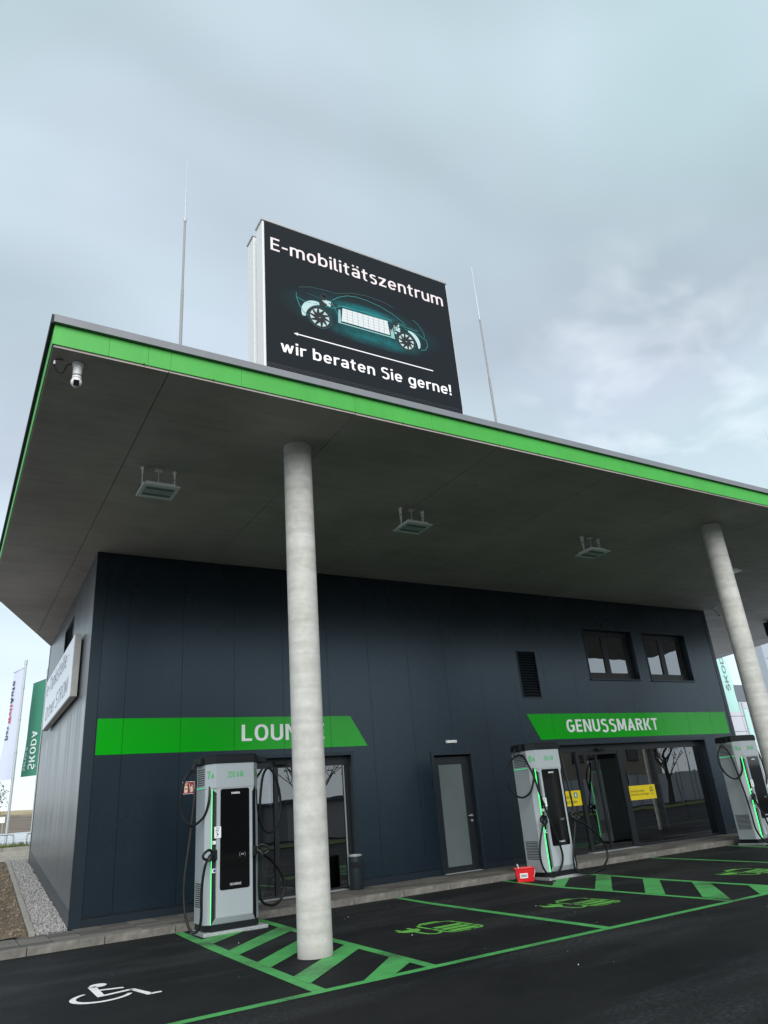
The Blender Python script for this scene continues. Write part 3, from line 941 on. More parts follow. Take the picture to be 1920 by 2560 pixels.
def battery(dx, dy, label):
    f = lambda u, v: (u + dx, v + dy, 0.004)
    polys = []
    # rim of the cell with broken corners
    polys += ribbon([(4.085, -4.62), (4.085, -4.52), (4.04, -4.455), (3.92, -4.44), (3.70, -4.44)], 0.045)
    polys += ribbon([(4.085, -4.65), (4.09, -5.02)], 0.045)
    polys += ribbon([(4.09, -5.05), (4.085, -5.20), (4.03, -5.275), (3.90, -5.285)], 0.045)
    polys += ribbon([(3.86, -5.285), (3.68, -5.285), (3.60, -5.25), (3.575, -5.14), (3.575, -4.86)], 0.045)
    polys += ribbon([(3.575, -4.83), (3.575, -4.54), (3.60, -4.47), (3.67, -4.44)], 0.045)
    # terminal
    polys.append([(3.66, -4.405), (3.68, -4.345), (3.72, -4.325), (3.93, -4.325), (3.97, -4.345), (3.985, -4.405)])
    # charge bars
    for k in range(3):
        y1 = -4.745 - k * 0.175
        polys.append([(3.635, y1), (3.635, y1 - 0.13), (4.035, y1 - 0.135), (4.035, y1 - 0.01)])
    # plug and lead
    polys.append([(3.19, -4.60), (3.50, -4.60), (3.50, -4.66), (3.46, -4.76), (3.39, -4.81), (3.30, -4.81), (3.23, -4.76), (3.19, -4.66)])
    polys.append([(3.235, -4.595), (3.235, -4.49), (3.25, -4.475), (3.275, -4.475), (3.285, -4.49), (3.285, -4.595)])
    polys.append([(3.405, -4.595), (3.405, -4.49), (3.42, -4.475), (3.445, -4.475), (3.455, -4.49), (3.455, -4.595)])
    polys += ribbon([(3.345, -4.812), (3.345, -5.0), (3.36, -5.10), (3.41, -5.165), (3.47, -5.165), (3.52, -5.12), (3.552, -5.07)], 0.05)
    o = flat('charging_bay_symbol', polys, M_markl, asphalt, f)
    o['label'] = label


battery(0, 0, 'green painted battery with plug in the bay right of the first column')
battery(2.31, -0.13, 'green painted battery with plug in the bay before the red bucket')
battery(6.13, -0.22, 'green painted battery with plug at the right edge of the view')

# wheelchair user: head, back, arm, lap and leg, wheel
wp = []
wp.append(circle(-0.335, -4.475, 0.085, 16, ry=0.10))
wp.append([(-0.44, -4.50), (-0.36, -4.50), (-0.375, -5.085), (-0.445, -5.085)])
wp.append([(-0.3625, -4.72), (-0.155, -4.80), (-0.155, -4.865), (-0.367, -4.785)])
wp.append([(-0.374, -5.02), (-0.14, -4.975), (-0.085, -5.03), (-0.374, -5.085)])
wp.append([(-0.14, -4.975), (-0.085, -4.985), (0.005, -5.37), (-0.055, -5.41)])
wp.append([(0.0, -5.345), (0.085, -5.36), (0.08, -5.415), (-0.05, -5.415)])
wp += ribbon(circle(-0.40, -5.06, 0.262, 22, 118, 335), [0.045 + 0.02 * math.sin(math.pi * i / 22) for i in range(23)])
o = flat('wheelchair_symbol', wp, M_markw, asphalt, lambda u, v: (u, v, 0.004))
o['label'] = 'white painted wheelchair user on the asphalt'

# loose grit, a few pixels in all
gm = MB()
for k in range(34):
    r = random.choice((0.003, 0.003, 0.004, 0.006))
    x, y = random.uniform(-1, 9), random.uniform(-9.5, -1.5)
    bmesh.ops.create_icosphere(gm.bm, subdivisions=1, radius=r, matrix=Matrix.Translation((x, y, r * 0.6)))
gm.build('loose_grit', material('pale_grit', (0.6, 0.6, 0.58), 0.8), kind='stuff')

# ------------------------------------------------------------------ pavement and kerb
pavement = MB().box(-12, 20, KY + 0.16, -0.0, -0.04, PZ - 0.055).build('pavement', material('joint_sand', (0.06, 0.058, 0.052), 0.95), kind='structure')
pv = MB().box(0, 0.390, 0, 0.254, 0, 0.06, bevel=0.008).mesh('paver')
pv.materials.append(M_paver)
PM = []
for k in range(4):
    m2 = M_paver.copy(); m2.name = 'paver_concrete_tone'
    for nd in m2.node_tree.nodes:
        if nd.type == 'MIX':
            f_ = (0.68, 0.9, 1.08, 1.28)[k]
            for ii in (6, 7):
                nd.inputs[ii].default_value = tuple(x * f_ for x in nd.inputs[ii].default_value[:3]) + (1,)
    pm = pv.copy(); pm.materials.clear(); pm.materials.append(m2); PM.append(pm)
rows = [KY + 0.165 + 0.268 * i for i in range(5)]
for j in range(4):
    for i in range(60):
        x = -6.0 + i * 0.404
        if x > 18.1: break
        yb = rows[j]
        o = link('paver', random.choice(PM), None, pavement, (x, yb, PZ - 0.055 + random.uniform(-0.0015, 0.0015)))
        o.scale.y = ((-0.004 - rows[3]) / 0.262) if j == 3 and x > -0.3 else 1.0
kb = part('kerb')
kb['kind'] = 'structure'
ks = MB().box(0, 0.992, 0, 0.155, -0.2, PZ, bevel=0.012).mesh('kerb_stone')
ks.materials.append(M_kerb)
for i in range(30):
    link('kerb_stone', ks, None, kb, (-12.35 + i * 1.0 + 0.65, KY + random.uniform(-0.003, 0.003), random.uniform(-0.003, 0.003)))

# ------------------------------------------------------------------ left side: soil, edging, gravel, cobbled path, far kerb, grass
def lx_edge(y):                       # right side of the edging stones
    return -0.47 + 0.028 * y


vs_, fs_ = [], []
sys_ = [-0.14 + i * 0.11 for i in range(81)]
sxs = [-9 + i * 0.25 for i in range(28)] + [-2.1 + 0.09 * i for i in range(23)]
for y in sys_:
    for x in sxs:
        xx = min(x, lx_edge(y) - 0.10)
        hgt = slope(max(0, y)) + 0.02 + 0.05 * noise.noise(Vector((xx * 1.6, y * 1.6, 0))) + 0.03 * noise.noise(Vector((xx * 7, y * 7, 3)))
        hgt += 0.12 * max(0, min(1, (-0.9 - xx) / 1.5))
        vs_.append((xx, y, hgt))
nx = len(sxs)
fs_ = [(j * nx + i, j * nx + i + 1, (j + 1) * nx + i + 1, (j + 1) * nx + i) for j in range(len(sys_) - 1) for i in range(nx - 1)]
me = bpy.data.meshes.new('soil_bed'); me.from_pydata(vs_, [], fs_)
link('soil_bed', me, M_soil, kind='structure')
# clods and pebbles on the soil
cl_ = MB()
for k in range(900):
    y = random.uniform(-0.1, 8.6); x = lx_edge(y) - 0.11 - abs(random.gauss(0, 0.6))
    r = random.choice((0.008, 0.012, 0.016, 0.02, 0.03))
    h = slope(max(0, y)) + 0.02 + 0.05 * noise.noise(Vector((x * 1.6, y * 1.6, 0))) + 0.03 * noise.noise(Vector((x * 7, y * 7, 3))) + 0.12 * max(0, min(1, (-0.9 - x) / 1.5))
    mtx = Matrix.Translation((x, y, h + r * 0.3)) @ Matrix.Rotation(random.uniform(0, 6), 4, Vector((random.random(), random.random(), 1)).normalized()) @ Matrix.Diagonal((r, r * random.uniform(0.6, 1), r * random.uniform(0.5, 0.9), 1))
    bmesh.ops.create_icosphere(cl_.bm, subdivisions=1, radius=1.0, matrix=mtx)
cl_.build('soil_clods', material('soil_clod', (0.20, 0.16, 0.115), 0.95, var=0.5, var_scale=9), kind='stuff')
edg = part('edging'); edg['kind'] = 'structure'
for k in range(9):
    y0, y1 = -0.1 + k * 0.985, -0.1 + (k + 1) * 0.985 - 0.008
    a, b_ = slope(max(0, y0)), slope(max(0, y1))
    e_ = MB()
    q = []
    for (y, z) in ((y0, a), (y1, b_)):
        q.append([(lx_edge(y) - 0.085, y, z - 0.2), (lx_edge(y), y, z - 0.2), (lx_edge(y), y, z + 0.055), (lx_edge(y) - 0.085, y, z + 0.055)])
    v = [e_.bm.verts.new(p) for p in q[0] + q[1]]
    for f in ((0, 1, 2, 3), (7, 6, 5, 4), (0, 4, 5, 1), (1, 5, 6, 2), (2, 6, 7, 3), (3, 7, 4, 0)):
        e_.bm.faces.new([v[i] for i in f])
    e_.build('edging_stone', M_edge, edg, bevel=0.008)
MB().poly([(lx_edge(-0.08), -0.08, slope(0) - 0.005), (-0.005, -0.08, slope(0) - 0.005), (0.175, 8.7, slope(8.7) - 0.005), (lx_edge(8.7), 8.7, slope(8.7) - 0.005)]).build('gravel_bed', M_stone, kind='structure')
gr = MB()
proto = []
for k in range(6):
    bmx = bmesh.new(); bmesh.ops.create_icosphere(bmx, subdivisions=1, radius=1.0)
    for v in bmx.verts:
        v.co *= random.uniform(0.72, 1.15)
    proto.append(([v.co.copy() for v in bmx.verts], [tuple(v.index for v in f.verts) for f in bmx.faces])); bmx.free()
GV, GF = [], []
for k in range(8200):
    y = random.uniform(-0.07, 8.7) if k > 1500 else random.uniform(-0.07, 2.5)
    x = random.uniform(lx_edge(y) + 0.01, 0.02 * y - 0.014)
    r = random.uniform(0.012, 0.026)
    mtx = Matrix.Translation((x, y, slope(max(0, y)) + random.uniform(0.0, 0.03))) @ Matrix.Rotation(random.uniform(0, 6.28), 4, Vector((random.uniform(-1, 1), random.uniform(-1, 1), random.uniform(-1, 1))).normalized()) @ Matrix.Diagonal((r, r * random.uniform(0.7, 1), r * random.uniform(0.55, 0.9), 1))
    pv_, pf_ = random.choice(proto)
    n0 = len(GV)
    GV += [tuple(mtx @ c) for c in pv_]
    GF += [tuple(n0 + i for i in f) for f in pf_]
me = bpy.data.meshes.new('gravel'); me.from_pydata(GV, [], GF)
link('gravel', me, M_stone, kind='stuff')

# cobbled path behind the soil bed; the cobbles are a few pixels each
pth = MB()
for j in range(38):
    for i in range(72):
        x = -5.0 + i * 0.125 + (0.06 if j % 2 else 0); y = 8.74 + j * 0.15
        z = slope(y)
        pth.box(x, x + 0.115, y, y + 0.14, z - 0.05, z + random.uniform(0.0, 0.012))
pth.build('cobbled_path', material('cobble_granite', (0.36, 0.34, 0.30), 0.85, var=0.3, var_scale=7, detail=2), kind='stuff')
kf = part('far_kerb'); kf['kind'] = 'structure'
for k in range(8):
    MB().box(-5 + k * 1.0, -5 + k * 1.0 + 0.99, 14.5, 14.65, 1.0, slope(14.5) + 0.11, bevel=0.01).build('kerb_stone', M_edge, kf)
GV, GF = [], []
for k in range(5200):
    x, y = random.uniform(-3.5, 4), random.uniform(14.7, 18.5)
    z = slope(y) - 0.01; hgt = random.uniform(0.06, 0.30); wd = 0.02
    a = random.uniform(0, 3.14); dx, dy = math.cos(a) * wd, math.sin(a) * wd
    n0 = len(GV)
    GV += [(x - dx, y - dy, z), (x + dx, y + dy, z), (x + random.uniform(-.05, .05), y + random.uniform(-.05, .05), z + hgt)]
    GF.append((n0, n0 + 1, n0 + 2))
me = bpy.data.meshes.new('grass'); me.from_pydata(GV, [], GF)
link('grass', me, M_grass, kind='stuff')
MB().box(-9, 9, 14.65, 19.7, 0.9, slope(17) + 0.006).build('grass_verge', M_grass, kind='structure')

# ------------------------------------------------------------------ service building
bld = thing('service_building', 'long anthracite metal clad service building under a green edged concrete canopy', 'building')


def rects(a0, a1, z0, z1, holes):
    zs = sorted({z0, z1, *[z for h in holes for z in h[2:] if z0 < z < z1]})
    out = []
    for i in range(len(zs) - 1):
        lo, hi = zs[i], zs[i + 1]
        segs = [(a0, a1)]
        for (h0, h1, k0, k1) in holes:
            if k0 < hi - 1e-6 and k1 > lo + 1e-6:
                ns = []
                for s0, s1 in segs:
                    if h1 <= s0 or h0 >= s1: ns.append((s0, s1)); continue
                    if h0 > s0: ns.append((s0, h0))
                    if h1 < s1: ns.append((h1, s1))
                segs = ns
        out += [(s0, s1, lo, hi) for s0, s1 in segs if s1 - s0 > 1e-4]
    return out


LOU = (2.30, 5.127, 0.0, 2.52)
DOOR = (7.148, 8.144, 0.0, 2.435)
GEN = (10.30, 16.345, 0.0, 2.54)
WA = (12.385, 14.26, 4.165, 5.50)
WB = (14.745, 16.55, 4.165, 5.50)
VENT = (9.93, 10.56, 3.65, 4.83)
holes = [LOU, DOOR, GEN, WA, WB, VENT]
seams = [0.19, 0.64, 1.65, 2.665, 3.685, 4.70, 5.69, 6.71, 7.72, 8.73, 9.74, 10.76, 11.77, 12.79, 13.80, 14.82, 15.85, 16.86, W - 0.14]
for i in range(len(seams) - 1):
    rs_ = rects(seams[i] + 0.0026, seams[i + 1] - 0.0026, 0.25, H - 0.003, holes)
    grp = list(range(len(rs_)))
    for p in range(len(rs_)):                 # rectangles that touch belong to one sheet
        for q in range(p):
            A, B = rs_[p], rs_[q]
            if (abs(A[2] - B[3]) < 1e-6 or abs(B[2] - A[3]) < 1e-6) and min(A[1], B[1]) - max(A[0], B[0]) > 1e-4:
                grp = [grp[q] if g == grp[p] else g for g in grp]
    for g in sorted(set(grp)):
        pb = MB()
        for k, (a, c_, z0, z1) in enumerate(rs_):
            if grp[k] == g: pb.box(a, c_, 0.0, 0.05, z0, z1)
        bmesh.ops.remove_doubles(pb.bm, verts=pb.bm.verts, dist=1e-5)
        pb.build('cladding_panel', M_clad, bld)
core = MB()
for (a, c_, z0, z1) in rects(0.06, W - 0.06, 0.0, H - 0.003, holes):
    core.box(a, c_, 0.052, 0.30, z0, z1)
core.box(0.22, 0.40, 0.30, BACK - 0.05, 0.0, H - 0.003)
core.box(W - 0.30, W - 0.052, 0.30, BACK - 0.05, 0.0, H - 0.003)
core.box(0.30, W - 0.30, BACK - 0.30, BACK - 0.05, 0.0, H - 0.003)
core.build('wall_core', M_gap, bld)
MB().box(-0.006, 0.186, -0.008, 0.052, 0.02, H - 0.003).build('corner_trim', M_trim, bld)
MB().box(W - 0.136, W + 0.004, -0.008, 0.052, 0.02, H - 0.003).build('corner_trim', M_trim, bld)
for a, c_ in ((0.19, LOU[0] - 0.06), (LOU[1] + 0.06, DOOR[0] - 0.07), (DOOR[1] + 0.07, GEN[0] - 0.06), (GEN[1] + 0.06, W - 0.14)):
    MB().box(a, c_, 0.012, 0.052, 0.02, 0.238).box(a, c_, -0.012, 0.052, 0.238, 0.248).build('plinth', M_trim, bld)
# left side wall: streaked panels, its own vent
SKEW = -0.02                          # the side wall is a little out of square
SV = (2.95, 4.42, 5.15, 5.89)
ysm = [0.052, 0.95, 1.95, 2.95, 3.95, 4.95, 5.95, 6.95, BACK]
for i in range(len(ysm) - 1):
    pb = MB()
    for (a, c_, z0, z1) in rects(ysm[i] + 0.004, ysm[i + 1] - 0.004, -0.05, H - 0.003, [SV]):
        pb.box(0.0, 0.05, a, c_, z0, z1)
    pb.build('cladding_panel', M_side, bld).rotation_euler.z = SKEW
MB().prism([(0.0, -0.1), (BACK - 0.03, 0.7), (BACK - 0.03, 1.17), (0.0, 0.34)], -0.007, -0.001, 'x').prism([(0.0, 0.342), (BACK - 0.03, 1.172), (BACK - 0.03, 1.187), (0.0, 0.357)], -0.018, -0.001, 'x').build('plinth', M_trim, bld).rotation_euler.z = SKEW
MB().box(-0.012, 0.03, BACK + 0.002, BACK + 0.03, 0.7, H - 0.003).build('downpipe', M_black, bld).rotation_euler.z = SKEW
MB().box(W - 0.05, W - 0.001, 0.056, BACK, 0.0, H - 0.003).build('cladding_panel', M_clad, bld)
MB().box(0.24, W - 0.06, BACK - 0.05, BACK - 0.004, 0.0, H - 0.003).build('cladding_panel', M_clad, bld)
MB().box(0.30, W - 0.30, 0.05, BACK - 0.30, 0.02, PZ).build('interior_floor', M_interior, bld)
MB().box(0.32, W - 0.32, 0.35, BACK - 0.32, 3.2, 3.3).build('upper_floor', M_interior, bld)


def louvre(name, horizontal_axis, a0, a1, z0, z1, n):
    """louvre frame with real sloping slats; axis x for the facade, y for the side wall"""
    fr = MB()
    swap = (lambda a, d, z: (a, d, z)) if horizontal_axis == 'x' else (lambda a, d, z: (d, a, z))

    def bx(mb, p, q):
        lo, hi = swap(*p), swap(*q)
        mb.box(min(lo[0], hi[0]), max(lo[0], hi[0]), min(lo[1], hi[1]), max(lo[1], hi[1]), lo[2], hi[2])
    bx(fr, (a0, -0.012, z0), (a0 + 0.03, 0.10, z1)); bx(fr, (a1 - 0.03, -0.012, z0), (a1, 0.10, z1))
    bx(fr, (a0 + 0.03, -0.012, z0), (a1 - 0.03, 0.10, z0 + 0.03)); bx(fr, (a0 + 0.03, -0.012, z1 - 0.03), (a1 - 0.03, 0.10, z1))
    bx(fr, (a0 + 0.03, 0.085, z0 + 0.03), (a1 - 0.03, 0.10, z1 - 0.03))
    f = fr.build(name, M_trim, bld)
    st = (z1 - z0 - 0.06) / n
    sm = MB()
    A, B = swap(a0 + 0.031, 0, 0), swap(a1 - 0.031, 0, 0)
    pr = [(-0.004, 0.0), (0.006, 0.0), (0.075, st * 0.80), (0.065, st * 0.80)]
    q0 = [swap(a0 + 0.031, d, z) for d, z in pr]; q1 = [swap(a1 - 0.031, d, z) for d, z in pr]
    v = [sm.bm.verts.new(p) for p in q0 + q1]
    for ff in ((0, 1, 2, 3), (7, 6, 5, 4), (0, 4, 5, 1), (1, 5, 6, 2), (2, 6, 7, 3), (3, 7, 4, 0)):
        sm.bm.faces.new([v[i] for i in ff])
    smesh = sm.mesh('slat'); smesh.materials.append(material('slat_paint', (0.035, 0.042, 0.05), 0.4))
    for k in range(n):
        link('slat', smesh, None, f, (0, 0, z0 + 0.032 + k * st))
    return f


louvre('louvre_vent', 'x', VENT[0], VENT[1], VENT[2], VENT[3], 17)
louvre('louvre_vent', 'y', SV[0], SV[1], SV[2], SV[3], 8).rotation_euler.z = SKEW


def reveal(mb, x0, x1, z0, z1, d=0.2, tw=0.07, proud=0.02, sill=True):
    """lining of an opening with a proud trim round it"""
    mb.box(x0 - tw, x0 + 0.004, -proud, d, z0, z1 + tw)
    mb.box(x1 - 0.004, x1 + tw, -proud, d, z0, z1 + tw)
    mb.box(x0 + 0.004, x1 - 0.004, -proud, d, z1 - 0.004, z1 + tw)
    if sill:
        mb.box(x0 + 0.004, x1 - 0.004, -proud, d, z0 - 0.03, z0 + 0.004)


def window(x0, x1, z0, z1, tilt=0.0):
    f = MB()
    reveal(f, x0, x1, z0, z1, 0.25, 0.02, 0.016)
    wn = f.build('window', M_trim, bld)
    xm = x0 + (x1 - x0) * 0.478
    for (a, c_) in ((x0 + 0.005, xm - 0.001), (xm + 0.001, x1 - 0.005)):
        s = MB()
        fwid = 0.09
        s.box(a, a + fwid, 0.15, 0.22, z0 + 0.005, z1 - 0.005).box(c_ - fwid, c_, 0.15, 0.22, z0 + 0.005, z1 - 0.005)
        s.box(a + fwid, c_ - fwid, 0.15, 0.22, z0 + 0.005, z0 + 0.195).box(a + fwid, c_ - fwid, 0.15, 0.22, z1 - 0.14, z1 - 0.005)
        s.build('sash', M_frame, wn)
        g = MB().box(-(c_ - a) / 2 + fwid, (c_ - a) / 2 - fwid, -0.006, 0.006, -(z1 - z0 - 0.35) / 2, (z1 - z0 - 0.35) / 2)
        go = g.build('pane', M_wglass, wn, ((a + c_) / 2, 0.185, (z0 + 0.195 + z1 - 0.14) / 2))
        go.rotation_euler = (random.uniform(-0.004, 0.004) + tilt, 0, random.uniform(-0.004, 0.004))
    MB().box(x0 - 0.03, x1 + 0.03, -0.05, 0.14, z0 - 0.034, z0 - 0.012).build('sill', M_trim, wn)
    return wn


window(*WA)
window(*WB, tilt=0.012)


def glazed_front(name, hole, mull, header, joints, sensor, low=()):
    x0, x1, z0, z1 = hole
    f = MB()
    reveal(f, x0, x1, PZ, z1, 0.28, 0.06, 0.02, sill=False)
    dr = f.build(name, M_trim, bld)
    fm = MB()
    fm.box(x0 + 0.004, x1 - 0.004, 0.165, 0.26, header, z1 - 0.004)
    fm.box(x0 + 0.004, x1 - 0.004, 0.165, 0.26, PZ + 0.002, PZ + 0.045)
    for a, c_ in mull:
        fm.box(a, c_, 0.17, 0.255, PZ + 0.045, header)
    for a, c_, za in low:
        fm.box(a, c_, 0.18, 0.245, za, header - 0.001)
    fm.build('door_frame', M_frame, dr)
    edges = [x0 + 0.004] + [v for mm in mull for v in mm] + [x1 - 0.004]
    for i in range(0, len(edges), 2):
        a, c_ = edges[i], edges[i + 1]
        if c_ - a < 0.05: continue
        js = [a] + [j for j in joints if a < j < c_] + [c_]
        for k in range(len(js) - 1):
            g = MB().box(js[k] + 0.008, js[k + 1] - 0.008, 0.205, 0.217, PZ + 0.046, header - 0.002)
            go = g.build('pane', M_glass, dr)
    if sensor:
        MB().box(sensor[0], sensor[1], 0.07, 0.165, sensor[2], sensor[3], bevel=0.01).build('door_sensor', M_black, dr)
    return dr


lf = glazed_front('entrance_door', LOU, [(2.304, 2.40), (3.525, 3.61), (4.22, 4.30), (5.06, 5.123)], 2.345, [], (3.52, 3.77, 2.385, 2.455))
lf['label'] = 'glazed sliding door below the lounge sign'
MB().box(5.034, 5.052, 0.185, 0.204, PZ + 0.05, 2.34).build('brush_seal', M_alu, lf)
MB().box(2.35, 4.9, -0.035, 0.16, PZ + 0.002, PZ + 0.014).build('threshold', M_alu, lf)
gf = glazed_front('entrance_door', GEN, [(10.304, 10.40), (11.51, 11.62), (12.98, 13.165), (16.30, 16.341)], 2.375, [12.215, 14.165, 15.26], (12.2, 12.48, 2.385, 2.445), low=[(11.62, 12.98, 2.30)])
gf['label'] = 'wide glazed shop front below the market sign'
MB().box(11.35, 12.95, -0.05, 0.16, PZ + 0.002, PZ + 0.014).build('threshold', M_alu, gf)
MB().box(12.19, 12.24, 0.18, 0.204, PZ + 0.05, 2.30).build('leaf_stile', M_frame, gf)

f = MB()
reveal(f, DOOR[0], DOOR[1], PZ, DOOR[3], 0.26, 0.07, 0.02, sill=False)
sd = f.build('side_door', M_trim, bld)
sd['label'] = 'narrow door with a frosted pane between the two glazed fronts'
f = MB()
f.box(7.155, 7.335, 0.12, 0.18, PZ + 0.012, 2.40).box(7.968, 8.138, 0.12, 0.18, PZ + 0.012, 2.40)
f.box(7.335, 7.968, 0.12, 0.18, PZ + 0.012, 0.22).box(7.335, 7.968, 0.12, 0.18, 2.245, 2.40)
f.build('door_leaf', M_frame, sd)
MB().box(7.336, 7.967, 0.14, 0.155, 0.221, 2.244).build('pane', M_frost, sd)
MB().box(7.15, 8.14, 0.02, 0.11, PZ + 0.002, PZ + 0.012).build('threshold', M_alu, sd)
hd = MB()
hd.tube([(8.07, 0.12, 1.17), (8.07, 0.06, 1.17), (8.05, 0.05, 1.17), (7.95, 0.05, 1.17)], 0.011, 8)
hd.tube([(8.07, 0.12, 1.17), (8.07, 0.105, 1.17)], 0.027, 14, smooth=1)
hd.tube([(8.07, 0.12, 1.07), (8.07, 0.100, 1.07)], 0.026, 14, smooth=1)
hd.build('door_handle', M_alu, sd)

# interior glimpses
ic = MB()
ic.box(12.6, 15.4, 2.9, 3.5, PZ, 1.15).box(11.2, 12.0, 4.6, 5.0, PZ, 2.1).box(14.0, 16.5, 5.0, 5.4, PZ, 2.0).box(3.0, 4.4, 3.0, 3.5, PZ, 0.95)
ic.build('shop_counter', M_counter, bld)

# columns
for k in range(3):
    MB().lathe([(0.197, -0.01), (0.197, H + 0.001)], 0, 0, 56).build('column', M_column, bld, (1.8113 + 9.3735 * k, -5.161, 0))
for k in range(2):
    MB().lathe([(0.21, 0.0015), (0.205, 0.006), (0.197, 0.010)], 0, 0, 40, cap=False).build('sealing_joint', M_black, bld, (1.8113 + 9.3735 * k, -5.161, 0))

# canopy slab with formwork fields, green edge and coping
CX0, CX1, CY0 = -1.57, 23.2, -6.32
outline = [(CX0, CY0), (CX1, CY0), (27.5, 8.9), (0.48, 8.9), (CX0, 3.30)]
slab = MB().prism(outline, H + 0.012, H + 0.29, 'z').build('canopy', M_soffit, bld)


def clip_poly(pts, x0, x1, y0, y1):
    def half(P, fn):
        out = []
        for i in range(len(P)):
            a, b_ = P[i], P[(i + 1) % len(P)]
            fa, fb = fn(a), fn(b_)
            if fa >= 0: out.append(a)
            if fa * fb < 0:
                s = fa / (fa - fb)
                out.append((a[0] + (b_[0] - a[0]) * s, a[1] + (b_[1] - a[1]) * s))
        return out
    for fn in (lambda p: p[0] - x0, lambda p: x1 - p[0], lambda p: p[1] - y0, lambda p: y1 - p[1]):
        pts = half(pts, fn)
        if len(pts) < 3: return None
    return pts


jx = [CX0 + 0.0, -0.33, 2.15, 4.62, 7.10, 9.58, 12.05, 14.53, 17.0, 19.5, 22.0, 24.5, 28]
jy = [CY0, -3.9, -1.45, 1.0, 3.5, 6.0, 9]
g_ = 0.007
for i in range(len(jx) - 1):
    for j in range(len(jy) - 1):
        pl = clip_poly(outline, jx[i] + (g_ if i else 0), jx[i + 1] - g_, jy[j] + (0.0012 if j else 0), jy[j + 1] - 0.0012)
        if not pl or len(pl) < 3: continue
        MB().prism(pl, H + random.uniform(-0.0015, 0.0015), H + 0.011, 'z').build('formwork_field', M_soffit, slab)
fx = [CX0 - 0.015, -1.007, -0.571, -0.314, 0.553, 2.15, 3.4, 4.62, 6.9, 7.10, 9.58, 12.05, 14.53, 17.0, 19.5, 22.0, CX1]
for i in range(len(fx) - 1):
    MB().box(fx[i] + 0.0015, fx[i + 1] - 0.0015, CY0 - 0.016, CY0 - 0.001, H + 0.028, H + 0.286).build('fascia_panel', M_fascia, slab)
for i in range(4):
    y0, y1 = CY0 + i * 2.415, CY0 + (i + 1) * 2.415
    MB().box(CX0 - 0.016, CX0 - 0.001, y0 + (0.0 if i else 0.0), y1 - 0.003, H + 0.028, H + 0.286).build('fascia_panel', M_fascia, slab)
MB().box(CX0 - 0.03, CX1, CY0 - 0.062, CY0 + 0.35, H + 0.288, H + 0.385).build('coping', M_coping, slab)
MB().box(CX0 - 0.055, CX0 + 0.25, CY0 + 0.352, 3.35, H + 0.288, H + 0.386).build('coping', M_copside, slab)
MB().box(CX0 - 0.056, CX0 - 0.032, CY0 - 0.066, CY0 + 0.35, H + 0.262, H + 0.375).build('coping', M_copside, slab)
MB().prism([(CX0 + 0.26, CY0 + 0.36), (CX1 - 0.1, CY0 + 0.36), (27.3, 8.8), (0.6, 8.8), (CX0 + 0.26, 3.4)], H + 0.291, H + 0.33, 'z').build('roof_gravel', M_gravroof, slab)
for (px, py) in ((-0.62, CY0 - 0.017), (0.2, CY0 - 0.017), (1.35, CY0 - 0.017), (2.9, CY0 - 0.017), (5.4, CY0 - 0.017)):
    MB().lathe([(0.008, 0), (0.007, 0.022)], 0, 0, 8).build('water_spout', M_fascia, slab, (px, py - 0.004, H + 0.028))

# ------------------------------------------------------------------ signs on the walls
def sign_band(name, label, pts, words, wx, ww, baseline, cap, bold):
    s = thing(name, label, 'sign', (0, 0, 0))
    # foil applied panel by panel: every field lies on its own cladding panel, a hair out of true with its neighbours
    cuts = [-1] + seams[1:] + [99]
    for i in range(len(cuts) - 1):
        pl = clip_poly(pts, cuts[i] + 0.003, cuts[i + 1] - 0.003, -9, 9)
        if not pl or len(pl) < 3: continue
        xc = sum(p[0] for p in pl) / len(pl); zc_ = sum(p[1] for p in pl) / len(pl)
        ob = MB().prism([(p[0] - xc, p[1] - zc_) for p in pl], -0.006, -0.0015, 'y').build('sign_field', M_signgreen, s, (xc, 0, zc_))
    text('lettering', words, M_signwhite, s, (wx, -0.0085, baseline), (1, 0, 0), (0, 0, 1), ww, cap, bold)
    return s


sign_band('lounge_sign', 'long green sign band reading LOUNGE above the left glazed door', [(0.21, 2.68), (5.536, 2.68), (5.164, 3.283), (0.21, 3.283)], 'LOUNGE', 2.814, 1.735, 2.842, 0.30, 0.165)
sign_band('market_sign', 'green sign band reading GENUSSMARKT above the wide shop front', [(10.314, 2.68), (17.578, 2.68), (17.578, 3.283), (9.968, 3.283)], 'GENUSSMARKT', 11.21, 3.35, 2.835, 0.305, 0.175)

ss = thing('station_sign', 'pale box sign on the streaked side wall reading e-Tankstelle Ortner STROM', 'sign', (0, 0, 0), SKEW)
SX, SY0, SY1, SZ0, SZ1 = -0.155, 1.07, 6.12, 3.84, 5.03
MB().box(SX, -0.035, SY0, SY1, SZ0, SZ1).build('sign_box', material('sign_box_metal', (0.42, 0.42, 0.40), 0.45, var=0.15, var_scale=6), ss, bevel=0.006)
for yb_ in (SY0 + 0.12, SY1 - 0.2):
    MB().box(-0.034, -0.001, yb_, yb_ + 0.08, SZ0 + 0.1, SZ1 - 0.1).build('bracket', M_black, ss)
MB().box(SX - 0.006, SX - 0.001, SY0 + 0.02, SY1 - 0.02, SZ0 + 0.02, SZ1 - 0.02).build('sign_face', M_opal, ss)
text('lettering', 'e-Tankstelle \u00b7', M_letgrey, ss, (SX - 0.0075, 5.85, 4.60), (0, -1, 0), (0, 0, 1), 4.1, 0.335, 0.11)
text('lettering', 'Ortner STROM', M_letgrey, ss, (SX - 0.0075, 5.60, 3.99), (0, -1, 0), (0, 0, 1), 4.05, 0.32, 0.11)

